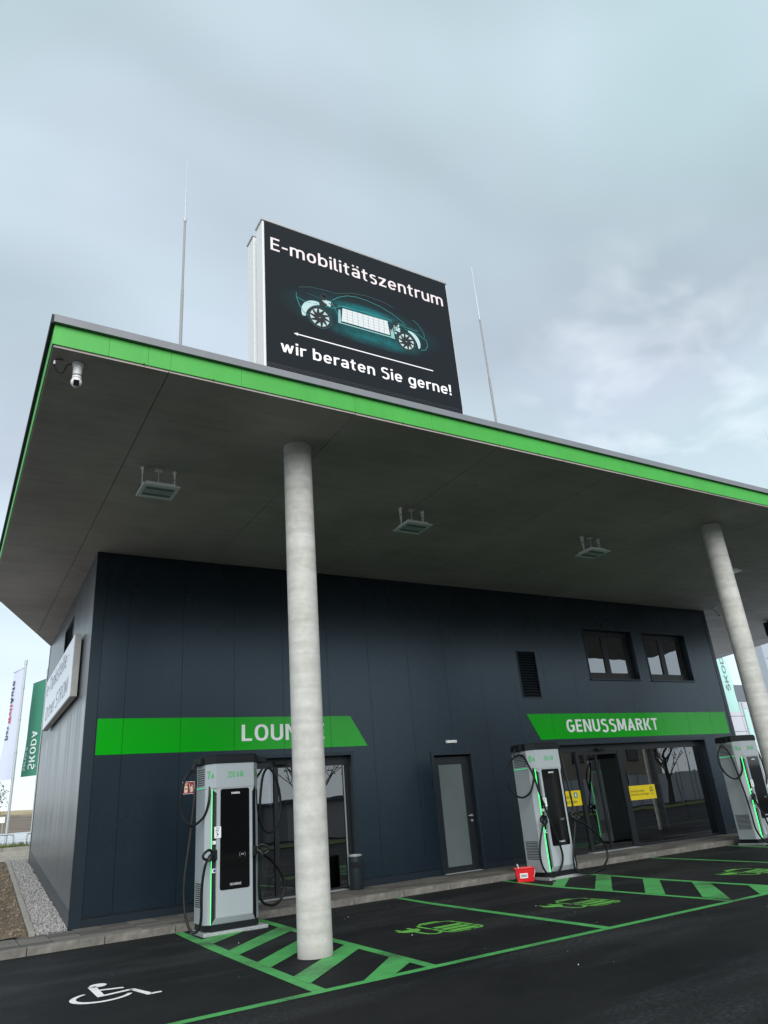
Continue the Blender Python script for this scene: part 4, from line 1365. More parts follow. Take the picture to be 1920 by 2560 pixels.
es = thing('extinguisher_sign', 'red fire extinguisher sign on the dark wall beside the first charger', 'sign')
MB().box(1.715, 1.929, -0.006, -0.002, 1.966, 2.174).build('sign_plate', M_stickwhite, es)
MB().box(1.723, 1.921, -0.0085, -0.0065, 1.974, 2.166).build('red_field', M_red, es)
cream = material('cream_print', (0.70, 0.66, 0.50), 0.5)
fe = lambda u, v: (1.715 + u * 0.214, -0.0095, 1.966 + v * 0.208)
flat('extinguisher_symbol', [[(0.17, 0.12), (0.43, 0.12), (0.43, 0.58), (0.40, 0.66), (0.20, 0.66), (0.17, 0.58)], [(0.26, 0.68), (0.34, 0.68), (0.34, 0.76), (0.26, 0.76)], [(0.20, 0.78), (0.42, 0.78), (0.46, 0.86), (0.18, 0.84)], [(0.16, 0.70), (0.22, 0.74), (0.20, 0.80), (0.13, 0.74)]], cream, es, fe)
flat('flame_symbol', [[(0.55, 0.62), (0.70, 0.50), (0.60, 0.66), (0.62, 0.84), (0.68, 0.88), (0.56, 0.80)][::-1], [(0.56, 0.44), (0.76, 0.38), (0.84, 0.56), (0.80, 0.80), (0.74, 0.58), (0.62, 0.52)], [(0.56, 0.28), (0.76, 0.24), (0.87, 0.36), (0.88, 0.52), (0.74, 0.38)], [(0.58, 0.14), (0.78, 0.13), (0.88, 0.22), (0.86, 0.32), (0.74, 0.24)]], cream, es, fe)
flat('extinguisher_band', [[(0.23, 0.36), (0.37, 0.36), (0.37, 0.48), (0.23, 0.48)]], M_red, es, lambda u, v: (1.715 + u * 0.214, -0.0105, 1.966 + v * 0.208))

ys1 = thing('yellow_sticker', 'wide yellow sticker with two lines of writing on the shop front glass', 'sticker')
MB().box(13.13, 14.17, 0.1985, 0.2035, 1.15, 1.49).build('sticker_sheet', M_yellow, ys1)
text('lettering', 'Und Energie tanken \u2013', M_ink, ys1, (13.24, 0.197, 1.335), (1, 0, 0), (0, 0, 1), 0.54, 0.052, 0.13)
text('lettering', 'mit Genuss aus der Region.', M_ink, ys1, (13.24, 0.197, 1.255), (1, 0, 0), (0, 0, 1), 0.68, 0.052, 0.13)
fi = lambda u, v: (13.92 + u * 0.2, 0.197, 1.24 + v * 0.22)
ic_ = []
ic_ += ribbon([(0.25, 0.45), (0.35, 0.05), (0.65, 0.05), (0.75, 0.45)], 0.05) + ribbon([(0.2, 0.47), (0.8, 0.47)], 0.05) + ribbon(circle(0.3, 0.65, 0.15, 12), 0.045, True) + ribbon(circle(0.66, 0.65, 0.15, 12), 0.045, True) + ribbon(circle(0.5, 0.86, 0.13, 12), 0.045, True)
flat('basket_symbol', ic_, M_ink, ys1, fi)
ys2 = thing('yellow_sticker', 'square yellow sticker with a teal badge on the door glass behind the middle charger', 'sticker')
MB().box(10.72, 11.49, 0.1985, 0.2035, 1.155, 1.494).build('sticker_sheet', M_yellow, ys2)
text('lettering', 'Online', M_ink, ys2, (10.90, 0.197, 1.325), (1, 0, 0), (0, 0, 1), 0.30, 0.07, 0.13)
text('lettering', 'einfach laden', M_ink, ys2, (10.84, 0.197, 1.215), (1, 0, 0), (0, 0, 1), 0.50, 0.065, 0.13)
MB().box(11.265, 11.375, 0.1955, 0.198, 1.33, 1.45).build('badge', M_teal, ys2)
flat('plug_symbol', [circle(11.32, 1.405, 0.024, 12), [(11.30, 1.35), (11.34, 1.35), (11.335, 1.385), (11.305, 1.385)]], M_stickwhite, ys2, lambda u, v: (u, 0.1945, v))

el = thing('emergency_light', 'small white emergency light on the wall above the frosted door', 'light')
MB().box(7.503, 7.783, -0.055, -0.001, 2.672, 2.735).build('lamp_housing', M_white, el, bevel=0.008)
MB().box(7.530, 7.760, -0.060, -0.0555, 2.682, 2.725).build('lamp_cover', material('lamp_cover', (0.8, 0.82, 0.85), 0.2), el)
MB().box(7.735, 7.748, -0.0635, -0.0605, 2.698, 2.711).build('indicator', M_ink, el)

bn = thing('litter_bin', 'dark round litter bin with a steel rim beside the left glazed door', 'bin', (4.95, -0.27, PZ))
MB().lathe([(0.125, 0.0), (0.13, 0.01), (0.13, 0.565)], sides=32).build('bin_body', material('bin_paint', (0.012, 0.02, 0.026), 0.45), bn)
MB().lathe([(0.133, 0.566), (0.136, 0.572), (0.136, 0.592), (0.12, 0.598), (0.12, 0.580)], sides=32, cap=False).build('steel_rim', M_alu, bn)
MB().lathe([(0.0, 0.570), (0.12, 0.571)], sides=32, cap=False).build('ash_tray', M_black, bn)
sl_ = MB()
for k in range(8):
    a0, a1 = R(205 + k * 9), R(205 + (k + 1) * 9)
    sl_.poly([(0.132 * math.cos(a0), 0.132 * math.sin(a0), 0.37), (0.132 * math.cos(a1), 0.132 * math.sin(a1), 0.37), (0.132 * math.cos(a1), 0.132 * math.sin(a1), 0.475), (0.132 * math.cos(a0), 0.132 * math.sin(a0), 0.475)])
sl_.build('slot', M_gap, bn)

# ------------------------------------------------------------------ roof: billboard and lightning rods
bb = thing('led_billboard', 'large rooftop LED screen advertising an electric car above the canopy edge', 'billboard')
BY = -6.10
MB().box(0.955, 4.215, BY + 0.012, BY + 0.24, 6.945, 9.47).build('front_cabinet', material('cabinet_white', (0.72, 0.72, 0.72), 0.4), bb, bevel=0.004)
MB().box(0.94, 4.23, BY - 0.004, BY + 0.25, 9.472, 9.505).build('top_flashing', material('flashing_grey', (0.42, 0.43, 0.44), 0.4, metal=0.3), bb)
MB().box(0.955, 4.205, BY + 0.37, BY + 0.60, 6.90, 9.47).build('rear_cabinet', MATS['cabinet_white'], bb, bevel=0.004)
MB().box(0.94, 4.22, BY + 0.36, BY + 0.61, 9.472, 9.50).build('top_flashing', MATS['flashing_grey'], bb)
MB().box(1.15, 4.0, BY + 0.242, BY + 0.368, 7.0, 9.3).build('steel_frame', M_galv, bb)
for x in (1.3, 2.55, 3.8):
    MB().box(x, x + 0.13, BY + 0.02, BY + 0.5, H + 0.42, 6.944).build('foot', M_white, bb)
MB().box(0.985, 4.19, BY - 0.004, BY + 0.011, 6.95, 7.022).build('bottom_rail', M_black, bb)
rc = MB()
for k in range(26):
    x = 1.05 + k * 0.12
    rc.box(x, x + 0.03, BY - 0.010, BY - 0.0045, 6.985, 7.0)
rc.build('rail_clips', M_trim, bb)
scr = MB().box(0.985, 4.195, BY - 0.002, BY + 0.011, 7.024, 9.455).build('screen', M_screen, bb)
ZS = BY - 0.004
XD, ZD = (1, 0, 0), (0, 0, 1)
text('lettering', 'E-mobilit\u00e4tszentrum', M_ledtxt, scr, (1.075, ZS, 8.958), XD, ZD, 3.015, 0.230, 0.135)
text('lettering', 'wir beraten Sie gerne!', M_ledtxt2, scr, (1.19, ZS, 7.235), XD, ZD, 2.83, 0.185, 0.148)
fs2 = lambda u, v: (u, ZS, v)
flat('arrow', ribbon([(1.45, 7.592), (3.716, 7.602)], 0.017) + [[(1.39, 7.592), (1.455, 7.618), (1.445, 7.592), (1.455, 7.566)]], M_ledtxt2, scr, fs2)
# outline drawing of an electric car chassis
ln = []
ln += ribbon([(1.45, 8.32), (1.452, 8.24), (1.60, 8.20), (1.80, 8.225), (2.02, 8.23), (2.2, 8.33), (2.42, 8.335), (3.1, 8.30), (3.5, 8.27)], 0.010)
ln += ribbon([(2.03, 8.38), (2.14, 8.47), (2.28, 8.545), (2.42, 8.575), (2.62, 8.575), (2.86, 8.54), (3.06, 8.47), (3.26, 8.36), (3.30, 8.325), (3.12, 8.32)], 0.010)
ln += ribbon([(2.0, 8.37), (2.03, 8.30), (2.10, 8.16), (2.13, 8.03)], 0.010)
ln += ribbon([(1.45, 8.24), (1.50, 8.10), (1.56, 8.01), (1.62, 7.965)], 0.012)
ln += ribbon([(3.44, 8.48), (3.54, 8.41), (3.62, 8.28), (3.635, 8.20)], 0.008)
ln += ribbon([(3.26, 8.25), (3.5, 8.22), (3.66, 8.15), (3.67, 8.05), (3.62, 7.96), (3.53, 7.93)], 0.010)
ln += ribbon([(2.12, 8.31), (2.6, 8.345), (3.05, 8.34)], 0.014)
flat('car_outline', ln, M_ledteal, scr, fs2)
dm = []
dm += ribbon([(1.50, 8.43), (1.66, 8.49), (1.9, 8.52), (2.1, 8.52), (2.35, 8.62), (2.6, 8.66), (2.9, 8.65), (3.1, 8.60)], 0.010)
dm += ribbon([(1.62, 8.37), (1.9, 8.33)], 0.008) + ribbon([(3.3, 8.30), (3.55, 8.30)], 0.008)
flat('car_roof_outline', dm, M_leddim, scr, fs2)
flat('battery_block', [[(2.16, 8.045), (2.985, 8.05), (2.96, 8.30), (2.19, 8.285)]], material('led_pearl', (0, 0, 0), 0.6, emit=(0.74, 0.80, 0.82), emit_s=0.46), scr, fs2)
cells = []
for k in range(1, 9):
    x = 2.17 + k * 0.09
    cells += ribbon([(x, 8.05), (x + 0.001, 8.29)], 0.006)
for k in range(1, 5):
    cells += ribbon([(2.17, 8.045 + k * 0.05), (2.975, 8.05 + k * 0.05)], 0.004)
flat('battery_cells', cells, material('led_grey', (0, 0, 0), 0.6, emit=(0.25, 0.36, 0.37), emit_s=0.35), scr, lambda u, v: (u, ZS - 0.001, v))
flat('sill_rail', ribbon([(2.10, 8.005), (3.05, 8.015)], 0.018) + [[(2.10, 8.0), (2.15, 8.0), (2.15, 8.24), (2.12, 8.24)], [(3.0, 8.0), (3.07, 8.0), (3.05, 8.16), (3.0, 8.16)]], material('led_mint', (0, 0, 0), 0.6, emit=(0.35, 0.70, 0.68), emit_s=0.36), scr, lambda u, v: (u, ZS - 0.001, v))
ar = ribbon(circle(1.80, 7.99, 0.245, 12, 88, 190), [0.05 + 0.05 * math.sin(math.pi * i / 12) for i in range(13)]) + ribbon(circle(3.28, 8.01, 0.225, 12, -15, 78), [0.03 + 0.045 * math.sin(math.pi * i / 12) for i in range(13)])
flat('mudguard', ar, M_ledpale, scr, fs2)
for (cx_, cz_, r_) in ((1.806, 7.99, 0.185), (3.272, 8.012, 0.165)):
    flat('tyre', [circle(cx_, cz_, r_, 28)], M_leddark, scr, lambda u, v: (u, ZS - 0.0015, v))
    tri = []
    for k in range(10):
        a = 36 * k + 8
        tri.append([(cx_ + r_ * 0.83 * math.cos(R(a - 13)), cz_ + r_ * 0.83 * math.sin(R(a - 13))), (cx_ + r_ * 0.83 * math.cos(R(a + 13)), cz_ + r_ * 0.83 * math.sin(R(a + 13))), (cx_ + r_ * 0.46 * math.cos(R(a + 10)), cz_ + r_ * 0.46 * math.sin(R(a + 10)))])
    tri += ribbon([(cx_ - 0.018, cz_), (cx_ + 0.018, cz_)], 0.006)
    flat('rim', tri, M_ledpale, scr, lambda u, v: (u, ZS - 0.0025, v))
    flat('tyre_edge', ribbon(circle(cx_, cz_, r_ * 1.02, 28), 0.006, True), M_leddim, scr, lambda u, v: (u, ZS - 0.0025, v))
mo = []
for (cx_, cz_) in ((1.92, 8.30), (3.12, 8.20)):
    for k in range(16):
        a, d = random.uniform(0, 6.28), random.uniform(0.01, 0.09)
        x, z = cx_ + d * math.cos(a) * 0.9, cz_ + d * math.sin(a)
        s = random.uniform(0.008, 0.028)
        mo.append([(x - s, z - s * 0.6), (x + s * 0.7, z - s), (x + s, z + s * 0.5), (x - s * 0.6, z + s)])
flat('drive_unit', mo, M_ledpale, scr, fs2)
flat('drive_mount', [circle(1.90, 8.42, 0.035, 12), circle(1.88, 8.37, 0.05, 12), circle(1.86, 8.25, 0.05, 10), circle(3.10, 8.30, 0.05, 12)], M_leddark, scr, lambda u, v: (u, ZS - 0.001, v))
flat('drive_coupling', [circle(2.00, 8.285, 0.014, 8), circle(3.02, 8.15, 0.014, 8), circle(3.17, 8.13, 0.01, 8)], M_ledred, scr, lambda u, v: (u, ZS - 0.0015, v))


M_mast = material('dull_zinc', (0.27, 0.28, 0.285), 0.7)


def lightning_rod(x, y, zt, label):
    r_ = thing('lightning_rod', label, 'lightning rod', (x, y, H + 0.33), group='lightning rods on the canopy roof')
    h = zt - H - 0.33
    za = h - 2.79; zb = h - 1.365
    MB().lathe([(0.15, 0.0), (0.15, 0.06), (0.05, 0.08)], sides=16).build('base_block', M_edge, r_)
    MB().tube([(0, 0, 0.08), (0, 0, za)], 0.023, 10, 1).build('lower_tube', M_mast, r_)
    MB().tube([(0, 0, za), (0, 0, zb)], 0.0175, 10, 1).build('upper_tube', M_mast, r_)
    MB().tube([(0, 0, zb - 0.03), (0, 0, zb + 0.03)], 0.023, 10, 1).build('collar', M_galv, r_)
    MB().tube([(0, 0, zb), (0, 0, zb + 0.68)], 0.0085, 6, 1).tube([(0, 0, zb + 0.68), (0, 0, h)], 0.005, 6, 1).build('tip_rod', M_galv, r_)
    return r_


lightning_rod(0.25, -4.5, 11.967, 'tall lightning rod on the roof left of the LED screen')
lightning_rod(6.33, -4.5, 11.944, 'tall lightning rod on the roof right of the LED screen')
lightning_rod(15.87, -4.5, 10.05, 'lightning rod whose thin tip shows at the right edge of the photo')

# ------------------------------------------------------------------ lamps and cameras under the canopy
def make_lamp():
    l = thing('canopy_light', '', 'light', (0, 0, H), group='floodlights under the canopy')
    zb = -0.36
    hb = MB()
    hb.box(-0.265, 0.265, -0.245, 0.245, zb, zb + 0.022, bevel=0.008)
    hb.box(-0.21, 0.21, -0.19, 0.19, zb + 0.022, zb + 0.075, bevel=0.01)
    hb.build('lamp_housing', M_lampbody, l)
    for s in (-1, 1):
        MB().box(-0.205, 0.205, s * 0.105 - 0.045, s * 0.105 + 0.045, zb - 0.004, zb + 0.001, bevel=0.0015).build('lamp_lens', M_lens, l)
    MB().box(-0.215, 0.215, -0.03, 0.03, zb - 0.003, zb + 0.001).build('lens_bar', M_alu, l)
    for s in (-1, 1):
        b2 = MB()
        b2.prism([(-0.012, zb + 0.03), (0.012, zb + 0.03), (0.05, -0.004), (-0.05, -0.004)], s * 0.235 - 0.002, s * 0.235 + 0.002, 'x')
        b2.box(s * 0.235 - 0.03, s * 0.235 + 0.03, -0.05, 0.05, -0.006, -0.002)
        br = b2.build('bracket', M_lampbody, l)
        MB().tube([(s * 0.235 - 0.004, 0, -0.13), (s * 0.235 + 0.004, 0, -0.13)], 0.014, 10, 1).build('bracket_hole', M_gap, br)
    MB().box(-0.05, 0.05, -0.045, 0.045, -0.018, -0.001).build('ceiling_rose', M_lampbody, l)
    MB().tube([(0.0, 0.0, -0.018), (0.0, 0.01, zb + 0.07)], 0.007, 6, 1).build('supply_cable', M_white, l)
    return l


lp = make_lamp()
labels = ['hanging floodlight nearest the left corner of the canopy', 'hanging floodlight right of the first concrete column', 'hanging floodlight above the louvred wall vent', 'hanging floodlight half hidden behind the second concrete column']
for i in range(4):
    o = lp if i == 0 else copy_tree(lp)
    o.location = (0.19 + 4.45 * i, -3.775, H)
    o['label'] = labels[i]

pc = thing('dome_camera', 'white ball camera hanging from the left front corner of the canopy', 'camera', (-1.285, -6.09, H))
MB().lathe([(0.062, -0.002), (0.062, -0.03), (0.050, -0.035), (0.046, -0.17), (0.050, -0.175), (0.050, -0.195), (0.04, -0.205)], sides=24).build('camera_mount', M_white, pc)
MB().lathe([(0.051, -0.155), (0.0515, -0.165), (0.051, -0.172)], sides=24, cap=False).build('grey_ring', M_coping, pc)
MB().sphere((0, 0, -0.245), 0.060, 24, 16).build('camera_ball', M_white, pc)
vdir = (CAM - Vector((-1.285, -6.09, H - 0.245))); vdir.z -= 0.3; vdir.normalize()
q_ = vdir.to_track_quat('Z', 'Y').to_matrix().to_4x4()
ey = MB(); ey.box(-0.03, 0.03, -0.033, 0.033, 0.040, 0.0645, bevel=0.006)
ey.bm.transform(Matrix.Translation((0, 0, -0.245)) @ q_)
ey.build('camera_eye', M_black, pc)
MB().tube([(-0.01, -0.02, -0.006), (-0.03, 0.0, 0.0 - 0.02), (-0.09, 0.02, -0.015), (-0.12, 0.03, -0.06), (-0.14, 0.03, -0.13), (-0.19, 0.02, -0.15), (-0.235, 0.0, -0.10), (-0.24, -0.02, -0.05), (-0.22, -0.03, -0.012), (-0.16, -0.02, -0.006)], 0.006, 6).build('camera_cable', M_black, pc)
MB().tube([(-0.241, -0.015, -0.075), (-0.24, -0.02, -0.035)], 0.012, 8, 1).build('cable_plug', M_white, pc)
bc = thing('bullet_camera', 'small white bullet camera under the canopy past the right end of the wall', 'camera', (17.83, -0.38, H))
MB().lathe([(0.05, -0.001), (0.05, -0.025), (0.03, -0.03), (0.028, -0.10)], sides=16).build('camera_mount', M_white, bc)
cb = MB().tube([(0.0, 0.03, -0.08), (0.03, -0.08, -0.26)], 0.05, 16, 1); cb.build('camera_body', M_white, bc)
MB().tube([(0.030, -0.0805, -0.261), (0.0315, -0.0865, -0.271)], 0.040, 16, 1).build('camera_eye', M_black, bc)
MB().tube([(-0.02, 0.02, -0.01), (-0.1, 0.08, -0.04), (-0.14, 0.14, -0.02), (-0.12, 0.18, -0.005)], 0.008, 6).build('camera_cable', M_black, bc)
db = thing('dark_hanging_box', 'dark box hung under the far end of the canopy behind the second column', 'box', (21.75, 0.35, H))
MB().box(-0.14, 0.14, -0.12, 0.12, -0.52, -0.06, bevel=0.01).build('box_body', M_black, db)
MB().tube([(0, 0, -0.06), (0, 0, -0.001)], 0.02, 8, 1).build('hanger', M_black, db)

# ------------------------------------------------------------------ chargers
GC = 'charging stations along the kerb'
SIDE = []


def charger(x, y, number, first, cables, label):
    c = thing('charging_station', label, 'charger', (x, y, 0), group=GC)
    yf, ybk, hw, fx_, ch = -0.29, 0.30, 0.415, 0.292, 0.155      # front, back, half width, half front face, chamfer depth
    Z0, Z1, ZR = 0.115, 2.284, 1.965
    if first is None:
        P = {}
        P['base_plate'] = MB().box(-0.46, 0.49, -0.33, 0.33, 0.0, 0.045, bevel=0.006).mesh('base_plate'), M_galv
        P['plinth'] = MB().prism([(-0.405, 0.29), (-0.405, -0.16), (-0.33, -0.265), (0.33, -0.265), (0.405, -0.16), (0.405, 0.29)], 0.045, 0.125, 'z').mesh('plinth'), M_black
        hd_ = MB().prism([(-hw, ybk), (-hw, yf + ch), (-fx_ - 0.01, yf), (fx_ + 0.01, yf), (hw, yf + ch), (hw, ybk)], 1.93, Z1, 'z')
        P['head_cover'] = hd_.mesh('head_cover'), M_lightgrey
        bd = MB()
        bd.prism([(-hw, ybk), (-hw, yf + 0.15), (-0.338, yf + 0.055), (-0.30, yf + 0.12), (0.30, yf + 0.12), (0.338, yf + 0.055), (hw, yf + 0.15), (hw, ybk)], 0.126, 1.929, 'z')
        P['side_body'] = bd.mesh('side_body'), M_lightgrey
        fp = MB()
        zb0, zb1 = 0.21, 0.127
        prof = [(yf, 1.928), (yf, zb0), (yf + 0.055, zb1), (yf + 0.115, zb1), (yf + 0.115, 1.928)]
        # front panel flares at the foot and at the shoulders
        for (ya, za, ww) in ():
            pass
        outl = [(-0.275, 1.86), (-0.275, zb0), (0.275, zb0), (0.275, 1.86), (0.30, 1.928), (-0.30, 1.928)]
        fp.prism(outl, yf, yf + 0.118, 'y')
        v = [fp.bm.verts.new(p) for p in ((-0.275, yf, zb0 - 0.001), (0.275, yf, zb0 - 0.001), (0.325, yf + 0.05, zb1), (-0.325, yf + 0.05, zb1), (-0.275, yf + 0.118, zb0 - 0.001), (0.275, yf + 0.118, zb0 - 0.001), (0.325, yf + 0.118, zb1), (-0.325, yf + 0.118, zb1))]
        for ff in ((0, 1, 2, 3), (4, 7, 6, 5), (0, 4, 5, 1), (3, 2, 6, 7), (0, 3, 7, 4), (1, 5, 6, 2)):
            fp.bm.faces.new([v[i] for i in ff])
        for s in (-1, 1):
            pts_ = [(s * 0.350, yf + 0.066, 1.9295), (s * 0.2755, yf, 1.9295), (s * 0.2755, yf, 1.855), (s * 0.350, yf + 0.12, 1.9295), (s * 0.2755, yf + 0.12, 1.9295), (s * 0.2755, yf + 0.12, 1.855)]
            v = [fp.bm.verts.new(p) for p in pts_]
            for ff in ((0, 1, 2), (3, 5, 4), (0, 2, 5, 3), (1, 4, 5, 2), (0, 3, 4, 1)):
                fp.bm.faces.new([v[i] for i in ff])
        P['front_panel'] = fp.mesh('front_panel'), M_lightgrey
        P['channel'] = MB().prism([(-0.332, yf + 0.06), (-0.277, yf + 0.045), (-0.277, yf + 0.1185), (-0.332, yf + 0.1185)], 0.128, 1.927, 'z').prism([(0.332, yf + 0.06), (0.277, yf + 0.045), (0.277, yf + 0.1185), (0.332, yf + 0.1185)], 0.128, 1.927, 'z').mesh('channel'), M_black
        rc_ = []
        for (cx_, cz_, a) in ((0.195, 1.885, 0), (-0.195, 1.885, 90), (-0.195, 0.585, 180), (0.195, 0.585, 270)):
            rc_ += [(cx_ + 0.03 * math.cos(R(a + k * 22.5)), cz_ + 0.03 * math.sin(R(a + k * 22.5))) for k in range(5)]
        P['display_panel'] = MB().prism(rc_, yf - 0.006, yf - 0.001, 'y').mesh('display_panel'), M_blackglass
        cap = MB().prism([(-hw - 0.012, ybk), (-hw - 0.012, yf + ch - 0.005), (-fx_ - 0.012, yf - 0.012), (fx_ + 0.012, yf - 0.012), (hw + 0.012, yf + ch - 0.005), (hw + 0.012, ybk)], 2.284, 2.415, 'z')
        top = [f for f in cap.bm.faces if f.normal.z > 0.9 or all(v.co.z > 2.40 for v in f.verts)]
        bmesh.ops.bevel(cap.bm, geom=[e for f in top for e in f.edges], offset=0.022, segments=3, affect='EDGES')
        P['top_cap'] = cap.mesh('top_cap'), M_black
        for k, (me_, mt_) in P.items():
            me_.materials.append(mt_)
        SIDE.append({k: v[0] for k, v in P.items()})
        # slot meshes for the side vents, LED strips
        sm = MB().box(-0.0015, 0.006, 0, 0.35, -0.0065, 0.0065).mesh('vent_slot'); sm.materials.append(M_gap)
        SIDE.append(sm)
    src = SIDE[0]
    objs = {k: link(k, me_, None, c, bevel=0.004 if k in ('front_panel',) else 0.006 if k in ('head_cover', 'side_body') else 0) for k, me_ in src.items()}
    for s in (-1, 1):
        MB().box(min(s * 0.3335, s * 0.3365), max(s * 0.3335, s * 0.3365), yf + 0.035, yf + 0.085, 0.13, 1.925).build('light_strip', M_led, c)
        MB().box(min(s * 0.329, s * 0.3333), max(s * 0.329, s * 0.3333), yf + 0.0345, yf + 0.085, 0.13, 1.926).box(min(s * 0.329, s * 0.3372), max(s * 0.329, s * 0.3372), yf + 0.0315, yf + 0.0344, 0.13, 1.926).build('strip_holder', M_black, c)
    for s in (-1, 1):
        MB().box(min(s * 0.4145, s * 0.4185), max(s * 0.4145, s * 0.4185), -0.12, 0.295, 1.948, 1.958).build('light_line', M_ledsoft, c)
        for k in range(8):
            o = link('vent_slot', SIDE[1], None, objs['head_cover'], (s * 0.4155, -0.10, 2.0 + k * 0.031))
        for k in range(12):
            o = link('vent_slot', SIDE[1], None, objs['side_body'], (s * 0.4155, -0.10, 0.35 + k * 0.027))
    # cable arms sit on the cap
    MB().box(-0.50, -0.428, -0.06, 0.20, 2.29, 2.385, bevel=0.012).build('cable_arm', M_black, c)
    MB().box(0.428, 0.62, -0.02, 0.16, 2.295, 2.385, bevel=0.012).build('cable_arm', M_black, c)
    MB().tube([(-0.50, 0.06, 2.33), (-0.545, 0.06, 2.28), (-0.55, 0.06, 2.215)], 0.012, 8).build('cable_hook', M_black, c)
    MB().tube([(0.62, 0.05, 2.33), (0.665, 0.05, 2.29), (0.66, 0.05, 2.20)], 0.012, 8).build('cable_hook', M_black, c)
    for pts in cables:
        MB().tube(pts, 0.0195, 8, 3).build('charging_cable', M_cable, c)
    # connectors in their holsters
    for s, zc_, yv in ((-1, 1.035, yf + 0.03), (1, 1.035, yf + 0.03)):
        MB().box(s * 0.305 - 0.035, s * 0.305 + 0.035, yf - 0.02, yf + 0.06, 0.96, 1.09, bevel=0.008).build('holster', M_black, c)
        cn = MB()
        cn.tube([(s * 0.34, yf - 0.02, 1.03), (s * 0.385, yf - 0.05, 1.0), (s * 0.41, yf - 0.06, 0.955)], [0.036] * 7, 10)
        cn.tube([(s * 0.345, yf - 0.025, 1.06), (s * 0.40, yf - 0.055, 1.10), (s * 0.475, yf - 0.075, 1.065), (s * 0.50, yf - 0.078, 1.02), (s * 0.47, yf - 0.07, 0.985), (s * 0.40, yf - 0.055, 0.975)], 0.019, 8)
        cn.build('connector', M_black, c)
    # printing and stickers
    nrm = Vector((-ch, -(hw - fx_ - 0.01), 0)).normalized()
    tdir = Vector((hw - fx_ - 0.01, -ch, 0)).normalized()
    base = Vector((-hw, yf + ch, 0)) + nrm * 0.003
    text('number', number, M_gtext, objs['head_cover'], base + tdir * 0.035 + Vector((0, 0, 2.075)), tdir, ZD, 0.060, 0.105, 0.17)
    text('letter', 'A', M_gtext, objs['head_cover'], base + tdir * 0.108 + Vector((0, 0, 2.075)), tdir, ZD, 0.056, 0.072, 0.19)
    tdr = Vector((hw - fx_ - 0.01, ch, 0)).normalized(); bsr = Vector((fx_ + 0.01, yf, 0)) + Vector((ch, -(hw - fx_ - 0.01), 0)).normalized() * 0.003
    text('number', number, M_gtext, objs['head_cover'], bsr + tdr * 0.035 + Vector((0, 0, 2.075)), tdr, ZD, 0.060, 0.105, 0.17)
    text('letter', 'B', M_gtext, objs['head_cover'], bsr + tdr * 0.108 + Vector((0, 0, 2.075)), tdr, ZD, 0.050, 0.072, 0.19)
    text('power_rating', '200 kW', M_gtext, objs['head_cover'], (-0.115, yf - 0.002, 2.075), XD, ZD, 0.25, 0.086, 0.15)
    text('maker_name', 'SIEMENS', M_stickwhite, objs['display_panel'], (-0.06, yf - 0.0075, 1.838), XD, ZD, 0.135, 0.026, 0.2)
    text('model_name', 'SICHARGE', M_stickwhite, objs['display_panel'], (-0.075, yf - 0.0075, 0.605), XD, ZD, 0.17, 0.030, 0.12)
    cr_ = ribbon(circle(0.115, 1.0, 0.045, 8, 140, 220), 0.006) + ribbon(circle(0.115, 1.0, 0.045, 8, -40, 40), 0.006) + [[(0.092, 0.99), (0.138, 0.99), (0.138, 1.012), (0.092, 1.012)]]
    flat('card_reader_symbol', cr_, M_letgrey, objs['display_panel'], lambda u, v: (u, yf - 0.0075, v))
    n_ = MB().box(-0.315, -0.215, yf - 0.010, yf - 0.002, 1.245, 1.40).build('notice', M_stickwhite, c)
    flat('notice_print', [[(-0.295, z), (-0.295 + wd, z), (-0.295 + wd, z + 0.006), (-0.295, z + 0.006)] for z, wd in ((1.38, 0.06), (1.366, 0.055), (1.345, 0.045), (1.338, 0.045), (1.318, 0.03), (1.27, 0.04))] + [circle(-0.265, 1.297, 0.014, 10)], M_ink, n_, lambda u, v: (u, yf - 0.0105, v))
    k1 = MB().box(-0.330, -0.279, yf + 0.030, yf + 0.034, 1.165, 1.212).build('small_sticker', M_stickwhite, c)
    flat('sticker_print', [[(-0.322, 1.178), (-0.314, 1.178), (-0.314, 1.20), (-0.322, 1.20)]], M_ink, k1, lambda u, v: (u, yf + 0.0295, v))
    k2 = MB().box(-0.330, -0.279, yf + 0.030, yf + 0.034, 0.79, 0.845).build('small_sticker', M_stickwhite, c)
    flat('sticker_print', [[(-0.312, 0.80), (-0.281, 0.80), (-0.281, 0.835), (-0.312, 0.835)]], M_blue, k2, lambda u, v: (u, yf + 0.0295, v))
    MB().box(-0.34, -0.31, -0.30, -0.2995, 0.01, 0.012).build('bolt', M_galv, objs['base_plate'])
    return c


C7L = [(-0.357, -0.19, 1.962), (-0.377, -0.22, 1.767), (-0.411, -0.15, 1.58), (-0.492, -0.1, 1.481), (-0.574, -0.05, 1.447), (-0.665, 0.0, 1.508), (-0.713, 0.05, 1.645), (-0.731, 0.05, 1.803), (-0.68, 0.05, 2.069), (-0.604, 0.05, 2.19), (-0.548, 0.06, 2.207), (-0.512, 0.05, 2.161), (-0.505, 0.05, 1.986), (-0.538, 0.03, 1.716), (-0.577, 0.0, 1.383), (-0.628, -0.03, 1.038), (-0.667, -0.05, 0.76), (-0.674, -0.07, 0.485), (-0.654, -0.11, 0.268), (-0.612, -0.17, 0.118), (-0.555, -0.21, 0.066), (-0.501, -0.25, 0.119), (-0.483, -0.28, 0.257), (-0.494, -0.31, 0.529), (-0.483, -0.33, 0.748), (-0.448, -0.35, 0.934), (-0.40, -0.345, 0.985)]
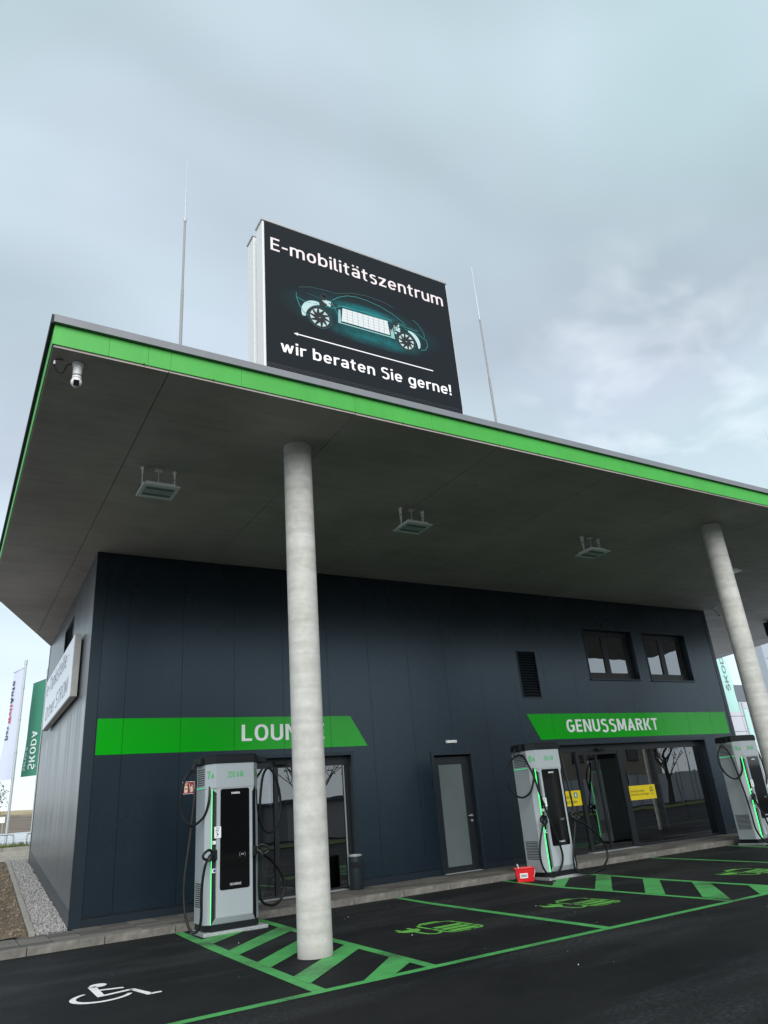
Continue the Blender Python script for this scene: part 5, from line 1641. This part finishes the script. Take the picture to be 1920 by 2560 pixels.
C7R = [(0.366, -0.19, 1.897), (0.4, -0.15, 1.609), (0.453, -0.1, 1.47), (0.527, -0.05, 1.33), (0.634, -0.03, 1.245), (0.748, 0.0, 1.288), (0.836, 0.03, 1.421), (0.879, 0.05, 1.623), (0.855, 0.05, 1.872), (0.785, 0.05, 2.087), (0.705, 0.05, 2.197), (0.637, 0.05, 2.186), (0.568, 0.03, 2.056), (0.521, 0.0, 1.798), (0.479, -0.05, 1.482), (0.45, -0.1, 1.178), (0.44, -0.15, 0.942), (0.42, -0.17, 0.688), (0.42, -0.17, 0.479), (0.45, -0.15, 0.357), (0.536, -0.13, 0.279), (0.686, -0.1, 0.253), (0.812, -0.07, 0.329), (0.873, -0.05, 0.462), (0.842, -0.05, 0.62), (0.723, -0.09, 0.776), (0.568, -0.18, 0.90), (0.405, -0.345, 0.97)]
C8L = [(-0.346, -0.2, 1.956), (-0.381, -0.25, 1.795), (-0.45, -0.25, 1.666), (-0.502, -0.2, 1.517), (-0.614, -0.1, 1.436), (-0.7, 0.0, 1.488), (-0.779, 0.05, 1.613), (-0.802, 0.07, 1.786), (-0.747, 0.08, 1.983), (-0.617, 0.08, 2.14), (-0.50, 0.0, 2.213), (-0.47, -0.12, 2.174), (-0.47, -0.22, 2.012), (-0.467, -0.33, 1.793), (-0.433, -0.37, 1.516), (-0.343, -0.39, 1.178), (-0.255, -0.4, 0.883), (-0.156, -0.4, 0.602), (-0.112, -0.39, 0.378), (-0.174, -0.38, 0.214), (-0.278, -0.37, 0.117), (-0.386, -0.36, 0.071), (-0.508, -0.35, 0.117), (-0.6, -0.35, 0.257), (-0.622, -0.35, 0.438), (-0.578, -0.35, 0.64), (-0.487, -0.35, 0.853), (-0.40, -0.345, 0.97)]
C8R = [(0.62, 0.05, 2.26), (0.66, 0.03, 2.093), (0.60, -0.10, 1.562), (0.485, -0.25, 1.166), (0.36, -0.34, 0.851), (0.2, -0.38, 0.487), (0.14, -0.385, 0.248), (0.16, -0.39, 0.10), (0.27, -0.38, 0.062), (0.52, -0.36, 0.03), (0.839, -0.20, 0.018), (1.146, -0.1, 0.055), (1.344, -0.07, 0.183), (1.39, -0.05, 0.322), (1.325, -0.05, 0.512), (1.115, -0.07, 0.708), (0.795, -0.15, 0.87), (0.405, -0.345, 0.97)]
C9L = [(-0.26 - 0.07, -0.2, 1.94), (-0.406, -0.25, 1.68), (-0.5, -0.2, 1.51), (-0.6, -0.1, 1.445), (-0.72, 0.0, 1.561), (-0.79, 0.05, 1.75), (-0.78, 0.07, 1.935), (-0.65, 0.08, 2.142), (-0.55, 0.05, 2.20), (-0.50, 0.0, 2.136), (-0.48, -0.07, 1.955), (-0.50, -0.15, 1.539), (-0.56, -0.25, 1.089), (-0.64, -0.33, 0.682), (-0.66, -0.35, 0.396), (-0.58, -0.37, 0.196), (-0.45, -0.39, 0.07), (-0.30, -0.40, 0.05), (-0.20, -0.40, 0.147), (-0.17, -0.38, 0.333), (-0.24, -0.37, 0.582), (-0.34, -0.36, 0.82), (-0.40, -0.345, 0.97)]
charger(1.87, -2.05, '7', None, [C7L, C7R], 'grey charging station marked 7A nearest the viewer beside the first column')
charger(8.275, -2.05, '8', 1, [C8L, C8R], 'grey charging station marked 8A with the red bucket at its foot')
charger(14.80, -2.05, '9', 1, [C9L, C7R], 'grey charging station marked 9A partly cut off at the right edge')

# ------------------------------------------------------------------ red bucket with squeegee
bk = thing('wash_bucket', 'red rectangular wash bucket with a white label at the foot of the middle charger', 'bucket', (7.58, -1.98, 0.0), R(-32))
bk.scale = (0.9, 0.9, 0.82)
ob = MB()
lo = [(-0.165, -0.095), (0.165, -0.095), (0.165, 0.095), (-0.165, 0.095)]
hi = [(-0.20, -0.125), (0.20, -0.125), (0.20, 0.125), (-0.20, 0.125)]
inn = [(-0.185, -0.110), (0.185, -0.110), (0.185, 0.110), (-0.185, 0.110)]
inb = [(-0.155, -0.085), (0.155, -0.085), (0.155, 0.085), (-0.155, 0.085)]
rings = [[ob.bm.verts.new((p[0], p[1], z)) for p in pl] for pl, z in ((lo, 0.005), (hi, 0.27), ([(a * 1.05, b_ * 1.06) for a, b_ in hi], 0.272), ([(a * 1.05, b_ * 1.06) for a, b_ in hi], 0.292), (inn, 0.292), (inb, 0.03))]
for i in range(len(rings) - 1):
    for k in range(4):
        ob.bm.faces.new((rings[i][k], rings[i][(k + 1) % 4], rings[i + 1][(k + 1) % 4], rings[i + 1][k]))
ob.bm.faces.new(rings[0][::-1]); ob.bm.faces.new(rings[-1])
ob.build('bucket_body', M_bucket, bk, bevel=0.012)
lb = MB(); lb.box(-0.115, 0.045, -0.0015, 0.0015, -0.05, 0.05)
lbo = lb.build('label_plate', M_stickwhite, bk, (0, -0.1165, 0.135)); lbo.rotation_euler = (R(6.5), 0, 0)
text('lettering', 'SONAX', M_ink, lbo, (-0.100, -0.003, -0.025), XD, ZD, 0.13, 0.05, 0.2)
MB().tube([(0.205, 0, 0.25), (0.21, -0.06, 0.2), (0.165, -0.112, 0.10)], 0.006, 6).build('bucket_handle', M_stickwhite, bk)
sq = thing('squeegee', 'black and grey squeegee leaning out of the red wash bucket', 'squeegee', (7.56, -1.98, 0.0), R(-32))
MB().tube([(-0.03, 0.0, 0.06), (-0.13, 0.05, 0.40)], 0.012, 8, 1).build('handle', M_cable, sq)
MB().tube([(-0.075, 0.025, 0.215), (-0.10, 0.035, 0.30)], 0.016, 8, 1).build('grip', M_galv, sq)
MB().box(-0.11, 0.05, -0.02, 0.02, 0.04, 0.07).build('head', M_black, sq)

# ------------------------------------------------------------------ left background: flags, hoops, board, tree
def flag(name, label, pole, zt, fl_top, fl_bot, dirv, wdt, mt, prints, pole_r=0.045, wave=0.05, group=None):
    x, y, z0 = pole
    fp_ = thing(name, label, 'flag', (x, y, z0), group=group)
    sec = [(0, 0.05), (0.55, 0.048), (0.80, 0.042), (1.0, 0.034)]
    hgt = zt - z0
    MB().tube([(0, 0, -0.05), (0, 0, hgt * 0.5)], pole_r * 1.15, 12, 1).tube([(0, 0, hgt * 0.5), (0, 0, hgt)], pole_r, 12, 1).build('pole', M_alu, fp_)
    for fz in (0.36, 0.5, 0.68, 0.86):
        MB().tube([(0, 0, hgt * fz - 0.03), (0, 0, hgt * fz + 0.03)], pole_r * 1.35, 12, 1).build('pole_ring', M_galv, fp_)
    MB().tube([(0, 0, hgt - 0.02), (0, 0, hgt + 0.16)], pole_r * 1.3, 12, 1).build('pole_cap', M_galv, fp_)
    d = Vector((dirv[0], dirv[1], 0)).normalized(); nn = Vector((d.y, -d.x, 0))
    Ht = fl_top - fl_bot
    ph = random.uniform(0, 6)

    def S(u, v, off=0.0):      # u along the arm 0..1, v up 0..1
        amp = wave * (0.2 + 1.2 * (1 - v)) * u
        wv = amp * math.sin(5.0 * u + 4.2 * v + ph) + 0.5 * amp * math.sin(11 * v + 3 * u + ph)
        sway = d * (0.16 * (1 - v) * u * wdt) + Vector((0, 0, 0.05 * (1 - v) * u))
        return d * (0.07 + u * wdt) + nn * (wv + off) + sway + Vector((0, 0, fl_bot - z0 + v * Ht))
    V, Fc = [], []
    nu, nv = 10, 40
    for j in range(nv + 1):
        for i in range(nu + 1):
            V.append(tuple(S(i / nu, j / nv)))
    for j in range(nv):
        for i in range(nu):
            a = j * (nu + 1) + i
            Fc.append((a, a + 1, a + nu + 2, a + nu + 1))
    me_ = bpy.data.meshes.new('flag_cloth'); me_.from_pydata(V, [], Fc)
    for p_ in me_.polygons: p_.use_smooth = True
    fo = link('flag_cloth', me_, mt, fp_)
    MB().tube([tuple(d * 0.03 + Vector((0, 0, fl_top - z0 + 0.012))), tuple(d * (0.09 + wdt) + Vector((0, 0, fl_top - z0 + 0.012)))], 0.014, 6, 1).build('flag_arm', M_galv, fp_)
    sgn = 1 if nn.dot(Vector((CAM.x - x, CAM.y - y, 0))) > 0 else -1
    for (wd_s, pmt, u0, v0, vlen, capu, bold) in prints:
        # words run up the flag and are seen from the back, mirrored
        text('flag_print', wd_s, pmt, fo, (0, 0, 0), XD, ZD, vlen, capu, bold,
             fn=lambda a, b2, u0=u0, v0=v0: S(u0 - b2 / wdt, v0 + a / Ht, 0.03 * sgn))
    return fp_


flag('banner_flag', 'pale lilac banner flag with black and red writing, left of the green flag', (0.475, 20, 1.17), 8.30, 8.15, 3.72, (-0.30, 1.15), 1.25, M_flagw,
     [('Das', M_flagdk, 0.93, 0.36, 0.55, 0.36, 0.17), ('Welt', M_flagred, 0.93, 0.51, 0.80, 0.36, 0.17), ('Auto', M_flagdk, 0.93, 0.70, 0.95, 0.36, 0.17)], group='banner flags on tall poles')
flag('banner_flag', 'dark green banner flag with white mirrored writing beside the box sign', (1.365, 20, 1.17), 7.95, 7.70, 3.83, (-0.36, 1.15), 1.30, M_flagg,
     [('\u0160KODA', M_flagtxt, 0.56, 0.065, 1.55, 0.46, 0.17), ('service', M_flagtxt, 0.88, 0.06, 0.95, 0.26, 0.13)], group='banner flags on tall poles', wave=0.02)

hr = thing('bike_hoop', 'grey tubular hoop rail left of the corner at the grass edge', 'railing', (0, 16, 1.16), group='tubular hoop rails')
MB().tube([(-1.6, 0, 0.0), (-1.6, 0, 0.40), (-1.55, 0, 0.47), (-1.45, 0, 0.50), (0.26, 0, 0.50), (0.36, 0, 0.47), (0.41, 0, 0.40), (0.41, 0, 0.0)], 0.028, 10, 3).build('hoop', M_galv, hr)
MB().tube([(-1.6, 0, 0.0), (-1.6, 0, 0.02)], 0.06, 10, 1).tube([(0.41, 0, 0.0), (0.41, 0, 0.02)], 0.06, 10, 1).build('foot_plate', M_galv, hr)
h2 = thing('bike_hoop', 'grey tubular hoop rail partly hidden behind the building corner', 'railing', (2.42, 16, 1.16), group='tubular hoop rails')
for ch_ in hr.children:
    cc_ = ch_.copy(); COL.objects.link(cc_); cc_.parent = h2

sb = thing('roadside_board', 'small pale board on a post at the far edge of the paved yard', 'sign', (3.0, 60, 2.1))
MB().box(-1.2, 0.20, -0.03, 0.03, 0.85, 1.30).build('board', M_stickwhite, sb)
MB().box(0.02, 0.10, -0.02, 0.06, 0.0, 0.85).build('post', M_edge, sb)


def tree(name, label, x, y, z, h, cr, n, mt, bare=False, group=None, seed=1):
    rd = random.Random(seed)
    tr = thing(name, label, 'tree', (x, y, z), group=group)
    tk = MB()
    tk.tube([(0, 0, -0.1), (0.03 * h, 0, h * 0.3), (0.0, 0.02 * h, h * 0.62)], [0.035 * h * (1 - 0.09 * i) for i in range(7)], 8, 3)
    tips = []
    for k in range(9):
        a = k * 2.4 + rd.uniform(-.3, .3); z0 = h * rd.uniform(0.28, 0.6); ln_ = h * rd.uniform(0.22, 0.4)
        e = Vector((math.cos(a) * ln_ * 0.8, math.sin(a) * ln_ * 0.8, z0 + ln_))
        tk.tube([(0, 0, z0), tuple(Vector((0, 0, z0)).lerp(e, 0.5) + Vector((0, 0, -0.03 * h))), tuple(e)], [0.014 * h * (1 - 0.14 * i) for i in range(7)], 5, 3)
        tips.append(e)
        for q in range(4):
            e2 = e + Vector((rd.uniform(-1, 1), rd.uniform(-1, 1), rd.uniform(0.1, 1))) * h * 0.16
            tk.tube([tuple(Vector((0, 0, z0)).lerp(e, rd.uniform(0.5, 1))), tuple(e2)], 0.004 * h, 4, 1)
            tips.append(e2)
    tk.build('trunk', M_bark, tr)
    V, Fc = [], []
    for k in range(n):
        c0 = rd.choice(tips) + Vector((rd.gauss(0, 1), rd.gauss(0, 1), rd.gauss(0, 1))) * cr * 0.28
        s = h * (0.012 if bare else 0.022)
        a1 = Vector((rd.uniform(-1, 1), rd.uniform(-1, 1), rd.uniform(-1, 1))).normalized() * s
        a2 = Vector((rd.uniform(-1, 1), rd.uniform(-1, 1), rd.uniform(-1, 1))).normalized() * s
        n0 = len(V)
        V += [tuple(c0 - a1), tuple(c0 + a2), tuple(c0 + a1), tuple(c0 - a2)]
        Fc.append((n0, n0 + 1, n0 + 2, n0 + 3))
    me_ = bpy.data.meshes.new('crown'); me_.from_pydata(V, [], Fc)
    link('crown', me_, mt, tr)
    return tr


tree('field_tree', 'small grey green tree at the left edge below the lilac banner flag', 1.0, 60, 2.1, 3.7, 1.5, 2600, M_leaf, seed=4)

# ------------------------------------------------------------------ right background: neighbouring building, flags, pylon
nbld = thing('showroom_building', 'neighbouring showroom with pale panels under a grey roof band', 'building', (44, 20, 0))
MB().box(-1.0, 26, 0.06, 12, -0.05, 7.9).build('wall', M_ltpanel, nbld)
MB().box(-1.1, 26.2, -0.05, 12.1, 6.775, 7.97).build('roof_band', M_band, nbld)
for i in range(12):
    for j in range(6):
        x0 = 0.53 + (i - 1) * 2.04; z0 = 0.27 + j * 1.085
        MB().box(x0 + 0.03, x0 + 2.01, 0.0, 0.055, z0 + 0.025, z0 + 1.06).build('facade_panel', M_ltpanel, nbld)
flag('banner_flag', 'pale mint banner flag with dark writing between the building and the second column', (41.05, 16, 1.17), 9.9, 9.75, 5.45, (1.05, 0.12), 1.55, M_mint,
     [('\u0160KODA', M_letgrey, 0.72, 0.32, 2.9, 0.42, 0.12)], group='banner flags on tall poles', wave=0.03)
flag('banner_flag', 'pale mint banner flag standing lower in front of the showroom panels', (42.85, 16.0, 1.17), 5.9, 5.66, 2.2, (1.0, 0.2), 0.62, M_mint, [], group='banner flags on tall poles', wave=0.02)
pyl = thing('pylon_sign', 'tall pale grey slab standing right of the second column', 'pylon', (36.95, 10, 0))
MB().box(0, 3.2, 0, 0.5, 0.3, 11.0).build('pylon_body', M_pylon, pyl, bevel=0.02)
MB().box(0.2, 3.0, 0.05, 0.45, 0.0, 0.3).build('pylon_foot', M_band, pyl)
MB().box(0.05, 3.15, -0.012, -0.001, 7.55, 7.57).build('pylon_joint', M_band, pyl)

# ------------------------------------------------------------------ across the road, seen only in the glass
MB().box(-40, 90, -27.5, -22.0, -0.03, 0.05).build('opposite_verge', M_grass, kind='structure')
hf = thing('site_hoarding', 'white site hoarding across the road, mirrored in the shop front', 'fence', (30, -29, 0))
for k in range(16):
    MB().box(k * 2.4 + 0.01, k * 2.4 + 2.38, 0, 0.05, 0.1, 2.4).build('hoarding_panel', M_hoard, hf)
    MB().box(k * 2.4 - 0.04, k * 2.4 + 0.04, 0.055, 0.13, 0.0, 2.5).build('post', M_galv, hf)
tb = thing('tan_building', 'tan rendered building across the road, mirrored in the shop front', 'building', (34, -46, 0))
MB().box(0, 24.4, 0, 10, 0, 9.0).build('wall', M_tan, tb)
MB().box(-0.3, 24.7, -0.3, 10.3, 9.0, 9.35).build('roof', M_band, tb)
for i in range(6):
    for j in range(3):
        wn = MB().box(2 + i * 3.6, 3.5 + i * 3.6, 10.0, 10.06, 0.9 + j * 2.9, 2.3 + j * 2.9).build('window', M_frame, tb)
        MB().box(2.1 + i * 3.6, 3.4 + i * 3.6, 10.061, 10.07, 1.0 + j * 2.9, 2.2 + j * 2.9).build('pane', M_blackglass, wn)
fh = thing('hall_reflection_blocker', 'unseen dark hall added across the road to darken reflections in the wall and signs', 'building', (-6, -46, 0))  # invented hall out of view, added to darken part of the wall and sign reflections
MB().box(0, 22.3, 0, 10, 0, 9.0).build('wall', material('reflection_blocker_dark', (0.10, 0.09, 0.08), 0.8, var=0.2, var_scale=0.4), fh)
MB().box(-0.2, 22.5, -0.2, 10.2, 9.0, 9.3).build('roof', M_band, fh)
for i in range(5):
    fr_ = MB().box(1.5 + i * 4.1, 4.0 + i * 4.1, 10.0, 10.06, 4.6, 6.2).build('window', M_frame, fh)
    MB().box(1.6 + i * 4.1, 3.9 + i * 4.1, 10.061, 10.07, 4.7, 6.1).build('pane', M_blackglass, fr_)
gs = thing('low_outbuilding', 'low grey brown outbuilding across the road, mirrored in the left glazed door', 'building', (17.5, -38, 0))
MB().box(0, 12, 0, 6, 0, 2.3).build('wall', material('pale_render', (0.46, 0.43, 0.42), 0.85), gs)
MB().box(-0.3, 12.3, -0.3, 6.4, 2.3, 2.5).build('roof', M_band, gs)
for k, (x, y, h) in enumerate(((13.5, -30, 8.0), (19.5, -33, 6.5), (41, -26, 7.0), (48, -27, 6.0), (56, -26.5, 7.5))):
    tree('street_tree', 'bare street tree across the road, mirrored in the glass fronts', x, y, 0.05, h, 1.5, 260, M_bark, bare=True, group='street trees across the road', seed=8 + k)
for k, (x, y) in enumerate(((17.2, -28.5), (52.5, -28.2))):
    lpst = thing('street_lamp', 'slim street lamp across the road, mirrored in the glass fronts', 'street lamp', (x, y, 0.05), group='street lamps across the road')
    MB().tube([(0, 0, -0.1), (0, 0, 6.0)], [0.07, 0.045], 10, 1).build('pole', M_galv, lpst)
    MB().tube([(0, 0, 6.0), (0.1, 0.4, 6.25), (0.15, 1.0, 6.3)], 0.035, 8).build('arm', M_galv, lpst)
    MB().box(0.05, 0.27, 0.95, 1.5, 6.24, 6.34, bevel=0.03).build('lamp_head', M_lampbody, lpst)
